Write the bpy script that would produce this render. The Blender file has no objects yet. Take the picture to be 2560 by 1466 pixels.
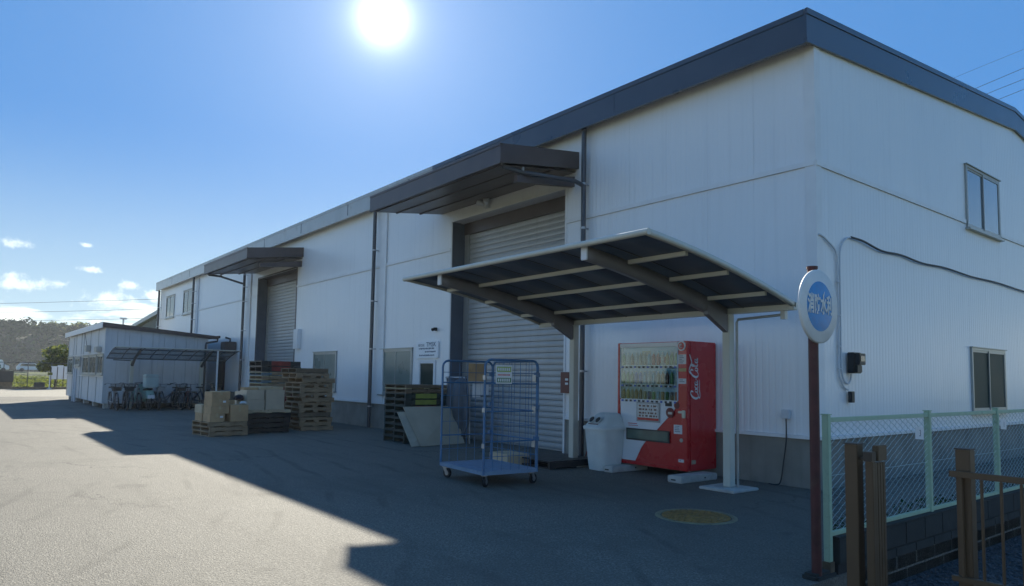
import bpy, bmesh, math, random
from mathutils import Vector, Matrix, noise
random.seed(7)
sc = bpy.context.scene
COL = sc.collection
R = math.radians

# ------------------------------------------------------------------ camera
yaw, pitch, roll = 0.9002, 0.07502, 0.01679
fw = Vector((-math.sin(yaw)*math.cos(pitch), math.cos(yaw)*math.cos(pitch), math.sin(pitch)))
r0 = Vector((math.cos(yaw), math.sin(yaw), 0)); u0 = r0.cross(fw)
rr = math.cos(roll)*r0 + math.sin(roll)*u0
uu = -math.sin(roll)*r0 + math.cos(roll)*u0
cd = bpy.data.cameras.new('camera'); cam = bpy.data.objects.new('camera', cd); COL.objects.link(cam)
m = Matrix((rr, uu, -fw)).transposed().to_4x4(); m.translation = Vector((4.9331, -9.2937, 1.45))
cam.matrix_world = m
cd.sensor_width = 36; cd.lens = 1752.7/2560*36; cd.shift_y = 80.8/2560
cd.clip_start = 0.05; cd.clip_end = 3000
sc.camera = cam

# ------------------------------------------------------------------ sky, sun, exposure
SUN = Vector((-1.72, 0.885, 1.0)).normalized()
SUN_EL = math.asin(SUN.z)
world = bpy.data.worlds.new('World'); sc.world = world; world.use_nodes = True
nt = world.node_tree; nt.nodes.clear()
def N(t, ty, **kw):
    n = t.nodes.new(ty)
    for k, v in kw.items(): setattr(n, k, v)
    return n
def mth(t, op, a, b=None, c=None, clamp=False):
    n = t.nodes.new('ShaderNodeMath'); n.operation = op; n.use_clamp = clamp
    for i, x in enumerate((a, b, c)):
        if x is None: continue
        if isinstance(x, (int, float)): n.inputs[i].default_value = x
        else: t.links.new(x, n.inputs[i])
    return n.outputs[0]
def mixc(t, f, a, b, blend='MIX'):
    n = t.nodes.new('ShaderNodeMix'); n.data_type = 'RGBA'; n.blend_type = blend
    for i, x in ((0, f), (6, a), (7, b)):
        if isinstance(x, (int, float)): n.inputs[i].default_value = x
        elif isinstance(x, (tuple, list)): n.inputs[i].default_value = (*x[:3], 1)
        else: t.links.new(x, n.inputs[i])
    return n.outputs[2]
sky = N(nt, 'ShaderNodeTexSky', sky_type='NISHITA', sun_disc=False)
sky.sun_elevation = SUN_EL; sky.sun_rotation = math.atan2(SUN.x, SUN.y)
sky.altitude = 0; sky.air_density = 1.0; sky.dust_density = 0.05; sky.ozone_density = 1.6
tc = N(nt, 'ShaderNodeTexCoord')
nrm = N(nt, 'ShaderNodeVectorMath', operation='NORMALIZE'); nt.links.new(tc.outputs['Generated'], nrm.inputs[0])
DIR = nrm.outputs[0]
sep = N(nt, 'ShaderNodeSeparateXYZ'); nt.links.new(DIR, sep.inputs[0])
gm = N(nt, 'ShaderNodeGamma'); gm.inputs[1].default_value = .22; nt.links.new(sky.outputs[0], gm.inputs[0])
skycol = mixc(nt, 1.0, gm.outputs[0], (0.27, 0.84, 1.80), 'MULTIPLY')
# low cumulus bank all round the horizon, a few stray puffs above it
el = mth(nt, 'MULTIPLY', mth(nt, 'ARCSINE', sep.outputs[2]), 57.2958)
az = mth(nt, 'MULTIPLY', mth(nt, 'ARCTAN2', sep.outputs[1], sep.outputs[0]), 57.2958)
cv = N(nt, 'ShaderNodeCombineXYZ'); nt.links.new(mth(nt, 'MULTIPLY', sep.outputs[0], 9.0), cv.inputs[0]); nt.links.new(mth(nt, 'MULTIPLY', sep.outputs[1], 9.0), cv.inputs[1]); nt.links.new(mth(nt, 'MULTIPLY', sep.outputs[2], 34.0), cv.inputs[2])
cn = N(nt, 'ShaderNodeTexNoise'); cn.inputs['Scale'].default_value = 1.0; cn.inputs['Detail'].default_value = 9; cn.inputs['Roughness'].default_value = .58
nt.links.new(cv.outputs[0], cn.inputs['Vector'])
def mapr(t, v, a, b, c=0.0, d=1.0, smooth=True):
    n = t.nodes.new('ShaderNodeMapRange'); n.interpolation_type = 'SMOOTHSTEP' if smooth else 'LINEAR'
    t.links.new(v, n.inputs[0])
    for i, x in ((1, a), (2, b), (3, c), (4, d)): n.inputs[i].default_value = x
    return n.outputs[0]
band = mth(nt, 'SUBTRACT', mapr(nt, el, 0.0, 5.0, .20, .03), mapr(nt, el, 3.5, 8.0, 0.0, .34))
dens = mapr(nt, mth(nt, 'ADD', cn.outputs[0], band), .50, .64)
cn2 = N(nt, 'ShaderNodeTexNoise'); cn2.inputs['Scale'].default_value = 48.0; cn2.inputs['Detail'].default_value = 9; cn2.inputs['Roughness'].default_value = .62
nt.links.new(DIR, cn2.inputs['Vector'])
puff = None
for (pa, pe, wa, we) in ((177.0, 8.5, .95, .36), (173.2, 8.75, .3, .12), (172.85, 7.1, .5, .17), (177.2, 5.7, 1.5, .42), (174.5, 5.9, .4, .26), (170.2, 6.15, .55, .28), (172.0, 5.0, 1.5, .55), (168.6, 5.5, .7, .3), (191.0, 8.5, 1.6, .6), (150.0, 8.0, 1.4, .4)):
    dx = mth(nt, 'DIVIDE', mth(nt, 'SUBTRACT', az, pa if pa <= 180 else pa-360), wa)
    dy = mth(nt, 'DIVIDE', mth(nt, 'SUBTRACT', el, pe), we)
    d2 = mth(nt, 'SQRT', mth(nt, 'ADD', mth(nt, 'MULTIPLY', dx, dx), mth(nt, 'MULTIPLY', dy, dy)))
    p = mapr(nt, mth(nt, 'ADD', d2, mth(nt, 'MULTIPLY', mth(nt, 'SUBTRACT', cn2.outputs[0], .5), 5.5)), -.1, 1.5, .75, 0)
    puff = p if puff is None else mth(nt, 'MAXIMUM', puff, p)
cloud = mth(nt, 'MAXIMUM', dens, puff, clamp=True)
skycol = mixc(nt, mapr(nt, el, -2.0, 19.0, .78, 0, smooth=True), skycol, (2.7, 3.45, 3.4))
skycol = mixc(nt, mth(nt, 'MULTIPLY', cloud, .85), skycol, (5.2, 5.5, 5.0))
# the sun itself and its aureole
dt = N(nt, 'ShaderNodeVectorMath', operation='DOT_PRODUCT'); nt.links.new(DIR, dt.inputs[0]); dt.inputs[1].default_value = SUN
ang = mth(nt, 'MULTIPLY', mth(nt, 'ARCCOSINE', mth(nt, 'MINIMUM', dt.outputs['Value'], .999999)), 57.2958)
core = mth(nt, 'MULTIPLY', mth(nt, 'EXPONENT', mth(nt, 'MULTIPLY', ang, -1/0.85)), 17.0)
halo = mth(nt, 'MULTIPLY', mth(nt, 'EXPONENT', mth(nt, 'MULTIPLY', ang, -1/9.0)), 1.6)
gl = mth(nt, 'ADD', core, halo)
glc = mixc(nt, 1.0, (1.0, 1.0, .97), (0, 0, 0), 'ADD')
vm = N(nt, 'ShaderNodeVectorMath', operation='SCALE'); nt.links.new(glc, vm.inputs[0]); nt.links.new(gl, vm.inputs['Scale'])
va = N(nt, 'ShaderNodeVectorMath', operation='ADD'); nt.links.new(skycol, va.inputs[0]); nt.links.new(vm.outputs[0], va.inputs[1])
bg = N(nt, 'ShaderNodeBackground'); bg.inputs['Strength'].default_value = 0.10
nt.links.new(va.outputs[0], bg.inputs[0])
wo = N(nt, 'ShaderNodeOutputWorld'); nt.links.new(bg.outputs[0], wo.inputs[0])

sl = bpy.data.lights.new('sun', 'SUN'); sl.energy = 3.9; sl.angle = R(.55); sl.color = (1, .94, .80)
so = bpy.data.objects.new('sun', sl); COL.objects.link(so); so.rotation_euler = (-SUN).to_track_quat('-Z', 'Y').to_euler(); so.location = (0, 0, 30)
sc.view_settings.view_transform = 'Standard'; sc.view_settings.look = 'None'; sc.view_settings.gamma = 1
sc.view_settings.use_curve_mapping = False; sc.view_settings.exposure = 1.42
sc.render.engine = 'CYCLES'; sc.cycles.max_bounces = 5; sc.cycles.diffuse_bounces = 3; sc.cycles.glossy_bounces = 3; sc.cycles.transmission_bounces = 4; sc.cycles.transparent_max_bounces = 6
sc.cycles.caustics_reflective = False; sc.cycles.caustics_refractive = False

# ------------------------------------------------------------------ helpers
def tag(o, label=None, cat=None, group=None, kind=None):
    for k, v in (('label', label), ('category', cat), ('group', group), ('kind', kind)):
        if v: o[k] = v
    return o
def thing(name, label, cat, loc=(0, 0, 0), rz=0, group=None):
    o = bpy.data.objects.new(name, None); COL.objects.link(o); o.location = loc; o.rotation_euler = (0, 0, rz)
    o.empty_display_size = .2
    return tag(o, label, cat, group)
def put(name, me, parent=None, loc=(0, 0, 0), rot=(0, 0, 0), label=None):
    o = bpy.data.objects.new(name, me); COL.objects.link(o)
    if parent: o.parent = parent
    o.location = loc; o.rotation_euler = rot
    if label: o['label'] = label
    return o
def copy_tree(o, parent=None):
    c = o.copy(); COL.objects.link(c); c.parent = parent
    for ch in list(o.children): copy_tree(ch, c)
    return c
class MB:
    def __init__(s): s.v = []; s.f = []; s.sm = []; s.mi = []; s.cur = 0
    def add(s, vs, fs, smooth=False):
        b = len(s.v); s.v += [tuple(v) for v in vs]
        for f in fs: s.f.append([b+i for i in f]); s.sm.append(smooth); s.mi.append(s.cur)
        return s
    def box(s, x0, x1, y0, y1, z0, z1, rz=0, M=None):
        vs = [Vector((x, y, z)) for z in (z0, z1) for y in (y0, y1) for x in (x0, x1)]
        if rz:
            c = Vector(((x0+x1)/2, (y0+y1)/2, 0)); q = Matrix.Rotation(rz, 3, 'Z'); vs = [q @ (v-c)+c for v in vs]
        if M is not None: vs = [M @ v for v in vs]
        return s.add(vs, [(0, 2, 3, 1), (4, 5, 7, 6), (0, 1, 5, 4), (2, 6, 7, 3), (0, 4, 6, 2), (1, 3, 7, 5)])
    def prism(s, poly, y0, y1, axis='y', M=None):
        # poly list of 2D pts ; extruded along axis
        n = len(poly)
        def P(a, b, c):
            return {'y': (a, c, b), 'x': (c, a, b), 'z': (a, b, c)}[axis]
        vs = [Vector(P(a, b, y0)) for a, b in poly]+[Vector(P(a, b, y1)) for a, b in poly]
        if M is not None: vs = [M @ v for v in vs]
        return s.add(vs, [list(range(n)), list(range(2*n-1, n-1, -1))]+[(i, i+n, (i+1) % n+n, (i+1) % n) for i in range(n)])
    def tube(s, pts, r, n=8, closed=False, cap=True, ry=None):
        pts = [Vector(p) for p in pts]; L = len(pts)
        rs = r if isinstance(r, (list, tuple)) else [r]*L
        ring = []; prev = None
        for i, p in enumerate(pts):
            if closed: t = pts[(i+1) % L]-pts[i-1]
            else: t = pts[min(i+1, L-1)]-pts[max(i-1, 0)]
            t.normalize()
            if prev is None:
                a = Vector((0, 0, 1)) if abs(t.z) < .9 else Vector((1, 0, 0)); u = t.cross(a).normalized()
            else:
                u = prev-t*prev.dot(t); u = u.normalized() if u.length > 1e-6 else t.orthogonal().normalized()
            prev = u; w = t.cross(u)
            ring.append([p+(u*math.cos(2*math.pi*k/n)+w*math.sin(2*math.pi*k/n))*rs[i] for k in range(n)])
        vs = [v for rg in ring for v in rg]; fs = []
        for i in range(L if closed else L-1):
            j = (i+1) % L
            for k in range(n): fs.append((i*n+k, i*n+(k+1) % n, j*n+(k+1) % n, j*n+k))
        s.add(vs, fs, True)
        if cap and not closed:
            s.add(ring[0], [list(range(n-1, -1, -1))]); s.add(ring[-1], [list(range(n))])
        return s
    def cyl(s, c, r, h, n=20, axis='z', r2=None, smooth=True):
        r2 = r if r2 is None else r2; c = Vector(c)
        ax = {'z': Vector((0, 0, 1)), 'x': Vector((1, 0, 0)), 'y': Vector((0, 1, 0))}[axis]
        u = {'z': Vector((1, 0, 0)), 'x': Vector((0, 1, 0)), 'y': Vector((0, 0, 1))}[axis]; w = ax.cross(u)
        a = [c+(u*math.cos(2*math.pi*k/n)+w*math.sin(2*math.pi*k/n))*r for k in range(n)]
        b = [c+ax*h+(u*math.cos(2*math.pi*k/n)+w*math.sin(2*math.pi*k/n))*r2 for k in range(n)]
        s.add(a+b, [(k, (k+1) % n, n+(k+1) % n, n+k) for k in range(n)], smooth)
        s.add(a, [list(range(n-1, -1, -1))]); s.add(b, [list(range(n))]); return s
    def lathe(s, prof, n=20, M=None, sx=1, sy=1):
        vs = [Vector((r*math.cos(2*math.pi*k/n)*sx, r*math.sin(2*math.pi*k/n)*sy, z)) for r, z in prof for k in range(n)]
        if M is not None: vs = [M @ v for v in vs]
        L = len(prof)
        return s.add(vs, [(i*n+k, i*n+(k+1) % n, (i+1)*n+(k+1) % n, (i+1)*n+k) for i in range(L-1) for k in range(n)], True)
    def mesh(s, name, mats, bevel=0, recalc=True):
        me = bpy.data.meshes.new(name); me.from_pydata(s.v, [], s.f)
        for mm in (mats if isinstance(mats, (list, tuple)) else [mats]): me.materials.append(mm)
        me.polygons.foreach_set('use_smooth', s.sm); me.polygons.foreach_set('material_index', s.mi)
        if recalc or bevel:
            bm = bmesh.new(); bm.from_mesh(me)
            if bevel:
                bmesh.ops.bevel(bm, geom=[e for e in bm.edges if len(e.link_faces) == 2 and e.calc_face_angle(0) > .6], offset=bevel, segments=2, affect='EDGES', clamp_overlap=True)
            if recalc: bmesh.ops.recalc_face_normals(bm, faces=bm.faces)
            bm.to_mesh(me); bm.free()
        me.update(); return me
    def build(s, name, mats, parent=None, loc=(0, 0, 0), rot=(0, 0, 0), bevel=0, label=None, recalc=True):
        return put(name, s.mesh(name, mats, bevel, recalc), parent, loc, rot, label)
def text_mesh(name, body, size, mat_, extrude=.002, sx=1, shear=0, align='CENTER', bold=0):
    c = bpy.data.curves.new(name, 'FONT'); c.body = body; c.size = size; c.extrude = extrude; c.shear = shear; c.align_x = align; c.align_y = 'CENTER'; c.offset = bold; c.resolution_u = 2
    o = bpy.data.objects.new(name, c); COL.objects.link(o)
    dg = bpy.context.evaluated_depsgraph_get(); me = bpy.data.meshes.new_from_object(o.evaluated_get(dg)); 
    bpy.data.objects.remove(o); bpy.data.curves.remove(c)
    me.transform(Matrix.Diagonal((sx, 1, 1, 1))); me.materials.clear(); me.materials.append(mat_); me.name = name
    return me
FACE_S = (R(90), 0, 0)          # a text lying in xy turned to face -Y
FACE_E = (R(90), 0, R(90))      # ... to face +X

MATS = {}
def mat(name, col, rough=.5, metal=0, var=.12, vscale=3.0, bump=0, bscale=40, coat=0, streak=0, dirt=None, dscale=1.2, spec=None, trans=0, alpha=1, stretch=None, sheen=0):
    if name in MATS: return MATS[name]
    mt = bpy.data.materials.new(name); mt.use_nodes = True; t = mt.node_tree
    b = t.nodes['Principled BSDF']; b.inputs['Roughness'].default_value = rough; b.inputs['Metallic'].default_value = metal
    if spec is not None: b.inputs['Specular IOR Level'].default_value = spec
    if coat: b.inputs['Coat Weight'].default_value = coat; b.inputs['Coat Roughness'].default_value = .15
    if trans: b.inputs['Transmission Weight'].default_value = trans
    b.inputs['Alpha'].default_value = alpha
    g = t.nodes.new('ShaderNodeNewGeometry'); vec = g.outputs['Position']
    if stretch:
        mp = t.nodes.new('ShaderNodeMapping'); mp.inputs['Scale'].default_value = stretch; t.links.new(vec, mp.inputs[0]); svec = mp.outputs[0]
    else: svec = vec
    n = t.nodes.new('ShaderNodeTexNoise'); n.inputs['Scale'].default_value = vscale; n.inputs['Detail'].default_value = 6; t.links.new(svec, n.inputs['Vector'])
    c = Vector(col[:3]); lo = tuple(c*(1-var)); hi = tuple(c*(1+var))
    colr = mixc(t, mapr(t, n.outputs[0], .3, .7, smooth=False), lo, hi)
    if streak:
        mp = t.nodes.new('ShaderNodeMapping'); mp.inputs['Scale'].default_value = (9, 9, .35); t.links.new(vec, mp.inputs[0])
        n2 = t.nodes.new('ShaderNodeTexNoise'); n2.inputs['Scale'].default_value = 1; n2.inputs['Detail'].default_value = 5; t.links.new(mp.outputs[0], n2.inputs['Vector'])
        colr = mixc(t, mth(t, 'MULTIPLY', mapr(t, n2.outputs[0], .5, .8), streak), colr, tuple(c*.45))
    if dirt:
        n3 = t.nodes.new('ShaderNodeTexNoise'); n3.inputs['Scale'].default_value = dscale; n3.inputs['Detail'].default_value = 10; n3.inputs['Roughness'].default_value = .7; t.links.new(vec, n3.inputs['Vector'])
        colr = mixc(t, mapr(t, n3.outputs[0], .5, .72, 0, dirt[3] if len(dirt) > 3 else .7), colr, dirt[:3])
    t.links.new(colr, b.inputs['Base Color'])
    rv = t.nodes.new('ShaderNodeMath'); rv.operation = 'MULTIPLY_ADD'; t.links.new(n.outputs[0], rv.inputs[0]); rv.inputs[1].default_value = .2; rv.inputs[2].default_value = rough-.1
    t.links.new(rv.outputs[0], b.inputs['Roughness'])
    if bump:
        nb = t.nodes.new('ShaderNodeTexNoise'); nb.inputs['Scale'].default_value = bscale; nb.inputs['Detail'].default_value = 4; t.links.new(svec, nb.inputs['Vector'])
        bp = t.nodes.new('ShaderNodeBump'); bp.inputs['Strength'].default_value = 1; bp.inputs['Distance'].default_value = bump; t.links.new(nb.outputs[0], bp.inputs['Height']); t.links.new(bp.outputs[0], b.inputs['Normal'])
    MATS[name] = mt; return mt
# ------------------------------------------------------------------ materials
CLAD = mat('white_cladding', (.84, .845, .84), .32, 0, .025, .6, .002, 2.2, coat=.2, streak=.11)
TRIM = mat('white_trim', (.80, .80, .79), .4, 0, .05)
FASC = mat('slate_fascia', (.045, .06, .085), .3, 0, .12, 1.5, .001, 6, coat=.3)
FASL = mat('sheen_fascia', (.46, .47, .45), .35, 0, .12, 1.5, .001, 6, coat=.3, dirt=(.24, .22, .18, .6), dscale=1.5)  # sky sheen at grazing angle put into the colour, dirt over it
BROWNM = mat('dark_brown_metal', (.085, .066, .063), .38, 0, .15, 3, .001, 8)
CONC = mat('concrete', (.26, .25, .215), .85, 0, .18, 2.0, .004, 30, dirt=(.13, .13, .115, .7), streak=.25)
CONCL = mat('pale_concrete', (.48, .48, .45), .85, 0, .15, 5.0, .003, 40, dirt=(.22, .21, .19, .6), dscale=3)
SHUT = mat('shutter_grey', (.40, .41, .41), .34, .15, .08, 1.5, .0015, 5, streak=.15)
DARK = mat('dark_void', (.02, .022, .025), .7)
STEEL = mat('galvanised_steel', (.42, .43, .44), .4, .8, .12, 8)
BLACKP = mat('black_plastic', (.018, .02, .022), .45, 0, .2, 6)
GLASS = mat('reflective_glass', (.035, .055, .05), .06, 0, .2, 1.0, .0006, 1.5, spec=.8)
DFROST = mat('dark_wire_glass', (.045, .062, .05), .5, 0, .15, 1.5, .001, 60, spec=.15)
SKYG = mat('sky_tint_glass', (.13, .19, .23), .08, 0, .2, 1.2, .0006, 1.5, spec=1.0, coat=1)  # pale sky reflection put into the pane's base colour
FROST = mat('frosted_glass', (.16, .21, .19), .3, 0, .12, 1.5, .001, 60, coat=.4)
ALU = mat('aluminium_frame', (.40, .41, .39), .4, .4, .08, 6)
PIPE = mat('slate_downpipe', (.05, .055, .065), .35, 0, .15, 4, coat=.2)
WHITE = mat('white_paint', (.72, .73, .74), .4, 0, .04, 4)
IVORY = mat('ivory_aluminium', (.58, .57, .49), .38, 0, .05, 4, .0006, 20)
BEAMD = mat('dark_beam', (.19, .18, .185), .42, 0, .08, 4)  # arms and knee plates a darker tone than the ivory posts

# ------------------------------------------------------------------ ground
def ground_mat(name, base, dark, light, bump, grain=190., patch=.25, rough=.75, spec=.5, tracks=True, cracks=False):
    mt = bpy.data.materials.new(name); mt.use_nodes = True; t = mt.node_tree; b = t.nodes['Principled BSDF']
    g = t.nodes.new('ShaderNodeNewGeometry'); vec = g.outputs['Position']
    def nz(s, d=5, ro=.6, st=None, tp='ShaderNodeTexNoise'):
        v = vec
        if st: mp = t.nodes.new('ShaderNodeMapping'); mp.inputs['Scale'].default_value = st; t.links.new(vec, mp.inputs[0]); v = mp.outputs[0]
        n = t.nodes.new(tp); n.inputs['Scale'].default_value = s; t.links.new(v, n.inputs['Vector'])
        if tp == 'ShaderNodeTexNoise': n.inputs['Detail'].default_value = d; n.inputs['Roughness'].default_value = ro
        return n
    agg = nz(grain, tp='ShaderNodeTexVoronoi')
    col = mixc(t, mapr(t, nz(grain*.6, 3).outputs[0], .35, .65), dark, light)
    col = mixc(t, mapr(t, agg.outputs['Color'], .55, .95, 0, .55), col, tuple(min(1, c*1.9) for c in light))
    col = mixc(t, mapr(t, nz(patch, 8, .65).outputs[0], .35, .7, 0, .45), col, base)
    col = mixc(t, mapr(t, nz(1.1, 9, .7).outputs[0], .52, .78, 0, .35), col, tuple(c*.6 for c in dark))
    if tracks:
        col = mixc(t, mapr(t, nz(1.0, 6, .6, (.18, 2.2, 1)).outputs[0], .5, .72, 0, .4), col, tuple(c*.62 for c in base))
    if cracks:
        wv = t.nodes.new('ShaderNodeTexVoronoi'); wv.feature = 'DISTANCE_TO_EDGE'; wv.inputs['Scale'].default_value = .22
        wn = nz(1.3, 6, .65); ad = t.nodes.new('ShaderNodeVectorMath'); ad.operation = 'MULTIPLY_ADD'; t.links.new(wn.outputs['Color'], ad.inputs[0]); ad.inputs[1].default_value = (1.6, 1.6, 0); t.links.new(vec, ad.inputs[2]); t.links.new(ad.outputs[0], wv.inputs['Vector'])
        ck = mth(t, 'MULTIPLY', mapr(t, wv.outputs['Distance'], .0, .006, 1, 0), mapr(t, nz(.35, 3).outputs[0], .48, .6, 0, .75))
        col = mixc(t, ck, col, tuple(c*.3 for c in dark))
        # tyre arcs and old repair patches
        rg = t.nodes.new('ShaderNodeTexWave'); rg.wave_type = 'RINGS'; rg.rings_direction = 'Z'; rg.inputs['Scale'].default_value = .55; rg.inputs['Distortion'].default_value = 3.5; rg.inputs['Detail'].default_value = 3; rg.inputs['Detail Scale'].default_value = .6
        mp = t.nodes.new('ShaderNodeMapping'); mp.inputs['Location'].default_value = (9, 22, 0); t.links.new(vec, mp.inputs[0]); t.links.new(mp.outputs[0], rg.inputs['Vector'])
        col = mixc(t, mth(t, 'MULTIPLY', mapr(t, rg.outputs[0], .86, 1.0), mapr(t, nz(.5, 4).outputs[0], .45, .65, 0, .45)), col, tuple(c*.55 for c in dark))
        col = mixc(t, mapr(t, nz(.16, 7, .7).outputs[0], .50, .56, 0, .32), col, tuple(c*.7 for c in base))
        oil = mth(t, 'MULTIPLY', mapr(t, nz(.9, 4, .5).outputs[0], .66, .74), .5); col = mixc(t, oil, col, tuple(c*.45 for c in dark))
    t.links.new(col, b.inputs['Base Color'])
    b.inputs['Roughness'].default_value = rough; b.inputs['Specular IOR Level'].default_value = spec
    hh = mth(t, 'ADD', mth(t, 'MULTIPLY', agg.outputs['Distance'], 1.0), mth(t, 'MULTIPLY', nz(grain*.35, 3).outputs[0], .9))
    bp = t.nodes.new('ShaderNodeBump'); bp.inputs['Strength'].default_value = 1; bp.inputs['Distance'].default_value = bump
    t.links.new(hh, bp.inputs['Height']); t.links.new(bp.outputs[0], b.inputs['Normal'])
    MATS[name] = mt; return mt
ASPH = ground_mat('asphalt', (.145, .132, .108), (.095, .087, .07), (.205, .188, .155), .005, 95., rough=.8, spec=.25, cracks=True)
SOIL = ground_mat('pale_dirt', (.24, .215, .165), (.17, .15, .115), (.32, .29, .23), .01, 40., tracks=False, rough=.9)
FIELD = ground_mat('grassy_field', (.10, .13, .035), (.05, .075, .02), (.16, .17, .06), .03, 9., tracks=False, rough=.95)
GRAVB = ground_mat('gravel_bed', (.05, .05, .05), (.025, .025, .025), (.1, .1, .1), .02, 45., tracks=False, rough=.9)

def sheet(name, poly, z, mt, step=None, fn=None):
    mb = MB(); mb.add([(x, y, z) for x, y in poly], [list(range(len(poly)))])
    return tag(mb.build(name, mt, recalc=False), kind='structure')
# world ground under everything: a field reaching the horizon
sheet('ground', [(-890, -590), (390, -590), (390, 690), (-890, 690)], -.30, FIELD)
# asphalt yard with a real edge above the gravel strip
mb = MB()
yard = [(-41.5, 3), (-41.5, -6.6), (-43, -30), (14, -30), (14, -5.55), (2.24, -5.55), (2.24, 3.0), (2.24, 18), (-41.5, 18)]
mb.prism(yard, -.6, 0, axis='z')
tag(mb.build('asphalt_yard', ASPH), kind='structure')
sheet('gravel_ground', [(2.24, -5.55), (14, -5.55), (14, 18), (2.24, 18)], -.2, GRAVB)
mb = MB(); mb.prism([(-60.5, 14), (-60.5, -40), (-43, -40), (-43, -30), (-41.5, -6.6), (-41.5, 14)], -.6, -.02, axis='z')
tag(mb.build('dirt_lot', SOIL), kind='structure')

# ------------------------------------------------------------------ warehouse
WH = thing('warehouse', 'long two-storey warehouse clad in white ribbed metal with a dark slate fascia', 'building')
def panel_mesh(w, h0, h1, pitch=.1, dep=.003):
    key = ('pm', round(w, 3), round(h0, 3), round(h1, 3))
    if key in MATS: return MATS[key]
    k = max(1, round(w/pitch)); p = w/k; pr = [(0.0, 0.0)]
    for i in range(k):
        a = i*p
        pr += [(a+p*.10, 0), (a+p*.22, -dep), (a+p*.78, -dep), (a+p*.90, 0)]
    pr += [(w-.0012, 0), (w-.0012, .03), (0.0012, .03)]
    pr[0] = (.0012, 0)
    mb = MB(); n = len(pr)
    vs = [(x, y, 0) for x, y in pr]+[(x, y, h0+(h1-h0)*x/w) for x, y in pr]
    mb.add(vs, [list(range(n)), list(range(2*n-1, n-1, -1))]+[(i, i+n, (i+1) % n+n, (i+1) % n) for i in range(n)])
    me = mb.mesh('wall_panel', CLAD); MATS[key] = me; return me
def clad(parent, a0, a1, z0, ztop, holes, place, maxw=.91):
    """a along the wall (increasing to the right as seen from outside); ztop(a); holes (a0,a1,z0,z1); place(a)->(loc, rz)"""
    br = sorted(set([a0, a1]+[h for H in holes for h in H[:2] if a0 < h < a1]))
    for b0, b1 in zip(br, br[1:]):
        k = max(1, math.ceil((b1-b0)/maxw-1e-6)); w = (b1-b0)/k
        for i in range(k):
            p0 = b0+i*w; p1 = p0+w; mid = (p0+p1)/2
            hs = sorted([(H[2], H[3]) for H in holes if H[0]-1e-4 < mid < H[1]+1e-4]); z = z0; segs = []
            for h0, h1 in hs:
                if h0 > z+.01: segs.append((z, min(h0, ztop(mid)), 0))
                z = max(z, h1)
            if z < ztop(mid)-.01: segs.append((z, None, 1))
            for s0, s1, top in segs:
                if top: me = panel_mesh(w, round(ztop(p0)-s0, 2), round(ztop(p1)-s0, 2))
                else:
                    if s1 <= s0+.01: continue
                    me = panel_mesh(w, round(s1-s0, 2), round(s1-s0, 2))
                loc, rz = place(p0); put('wall_panel', me, parent, (loc[0], loc[1], s0), (0, 0, rz))
X0 = -39.9; DEP = 17.0; RY = 8.44
D1a, D1b, D2a, D2b, DT = -9.155, -5.133, -23.03, -19.02, 5.205
# structural wall behind the cladding
mb = MB()
for a, b in ((X0, D2a), (D2b, D1a), (D1b, -.02)): mb.box(a, b, .035, .25, .0, 6.5)
mb.box(D2a, D2b, .035, .25, DT+.02, 6.5); mb.box(D1a, D1b, .035, .25, DT+.02, 6.5)
front = mb.build('front_wall', CONC, WH)
fholes = [(D1a, D1b, 0, DT), (D2a, D2b, 0, DT), (-12.59, -10.89, .95, 2.18), (-17.26, -15.48, .95, 2.18), (-10.56, -9.76, 1.0, 1.86),
          (-38.45, -36.6, 4.46, 5.72), (-34.67, -32.82, 4.46, 5.72)]
lo = [h for h in fholes if h[3] < 4.5 or h[2] == 0]; 
pl_ = lambda a: ((a, -.001, 0), 0)
clad(front, X0+.1, -.13, .72, lambda a: 4.50, [(h[0], h[1], h[2], min(h[3], 4.5)) for h in fholes if h[2] < 4.4], pl_)
clad(front, X0+.1, -.13, 4.58, lambda a: 6.42, [(h[0], h[1], max(h[2], 4.58), h[3]) for h in fholes if h[3] > 4.6], pl_)
mb = MB()
for a, b in ((X0, D2a-.06), (D2b+.06, D1a-.06), (D1b+.06, .0)): mb.box(a, b, -.028, .03, 4.503, 4.577); mb.box(a, b, -.05, .03, .675, .717)
mb.build('girt_trim', TRIM, front)
mb = MB()
for a, b in ((X0, D2a-.06), (D2b+.06, D1a-.06), (D1b+.06, -.0)): mb.box(a, b, .0, .03, 0, .672)
mb.build('concrete_plinth', CONC, front)
# gable wall facing +x
mb = MB(); mb.prism([(.26, 0), (DEP, 0), (DEP, 6.3), (RY, 7.15), (.26, 6.38)], -.25, -.035, axis='x')
gable = mb.build('gable_wall', CONC, WH)
gt = lambda a: 6.42+(7.25-6.42)*a/RY if a < RY else 7.25-(7.25-6.42)*(a-RY)/(DEP-RY)
gh = [(5.55, 7.34, .95, 2.163), (5.55, 7.34, 4.437, 5.655)]
gp = lambda a: ((.001, a, 0), R(90))
clad(gable, .13, DEP, .72, lambda a: 4.50, gh[:1]+[(5.55, 7.34, 4.437, 4.5)], gp)
clad(gable, .13, DEP, 4.58, gt, [(5.55, 7.34, 4.58, 5.655)], gp)
mb = MB()
for a, b in ((0.0, 5.50), (7.39, DEP)): mb.box(-.03, .028, a, b, 4.503, 4.577)
mb.box(-.03, .05, 0.0, DEP, .675, .717); mb.build('girt_trim', TRIM, gable)
MB().box(-.03, 0, 0.032, DEP, 0, .672).build('concrete_plinth', CONC, gable)
MB().box(-.14, .018, -.018, .14, .72, 6.4).build('corner_trim', TRIM, WH)
MB().box(X0-.25, X0-.0, .0, DEP, 0, 6.4).build('end_wall', CLAD, WH)
MB().box(X0, 0, DEP, DEP+.2, 0, 6.4).build('rear_wall', CLAD, WH)
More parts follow.
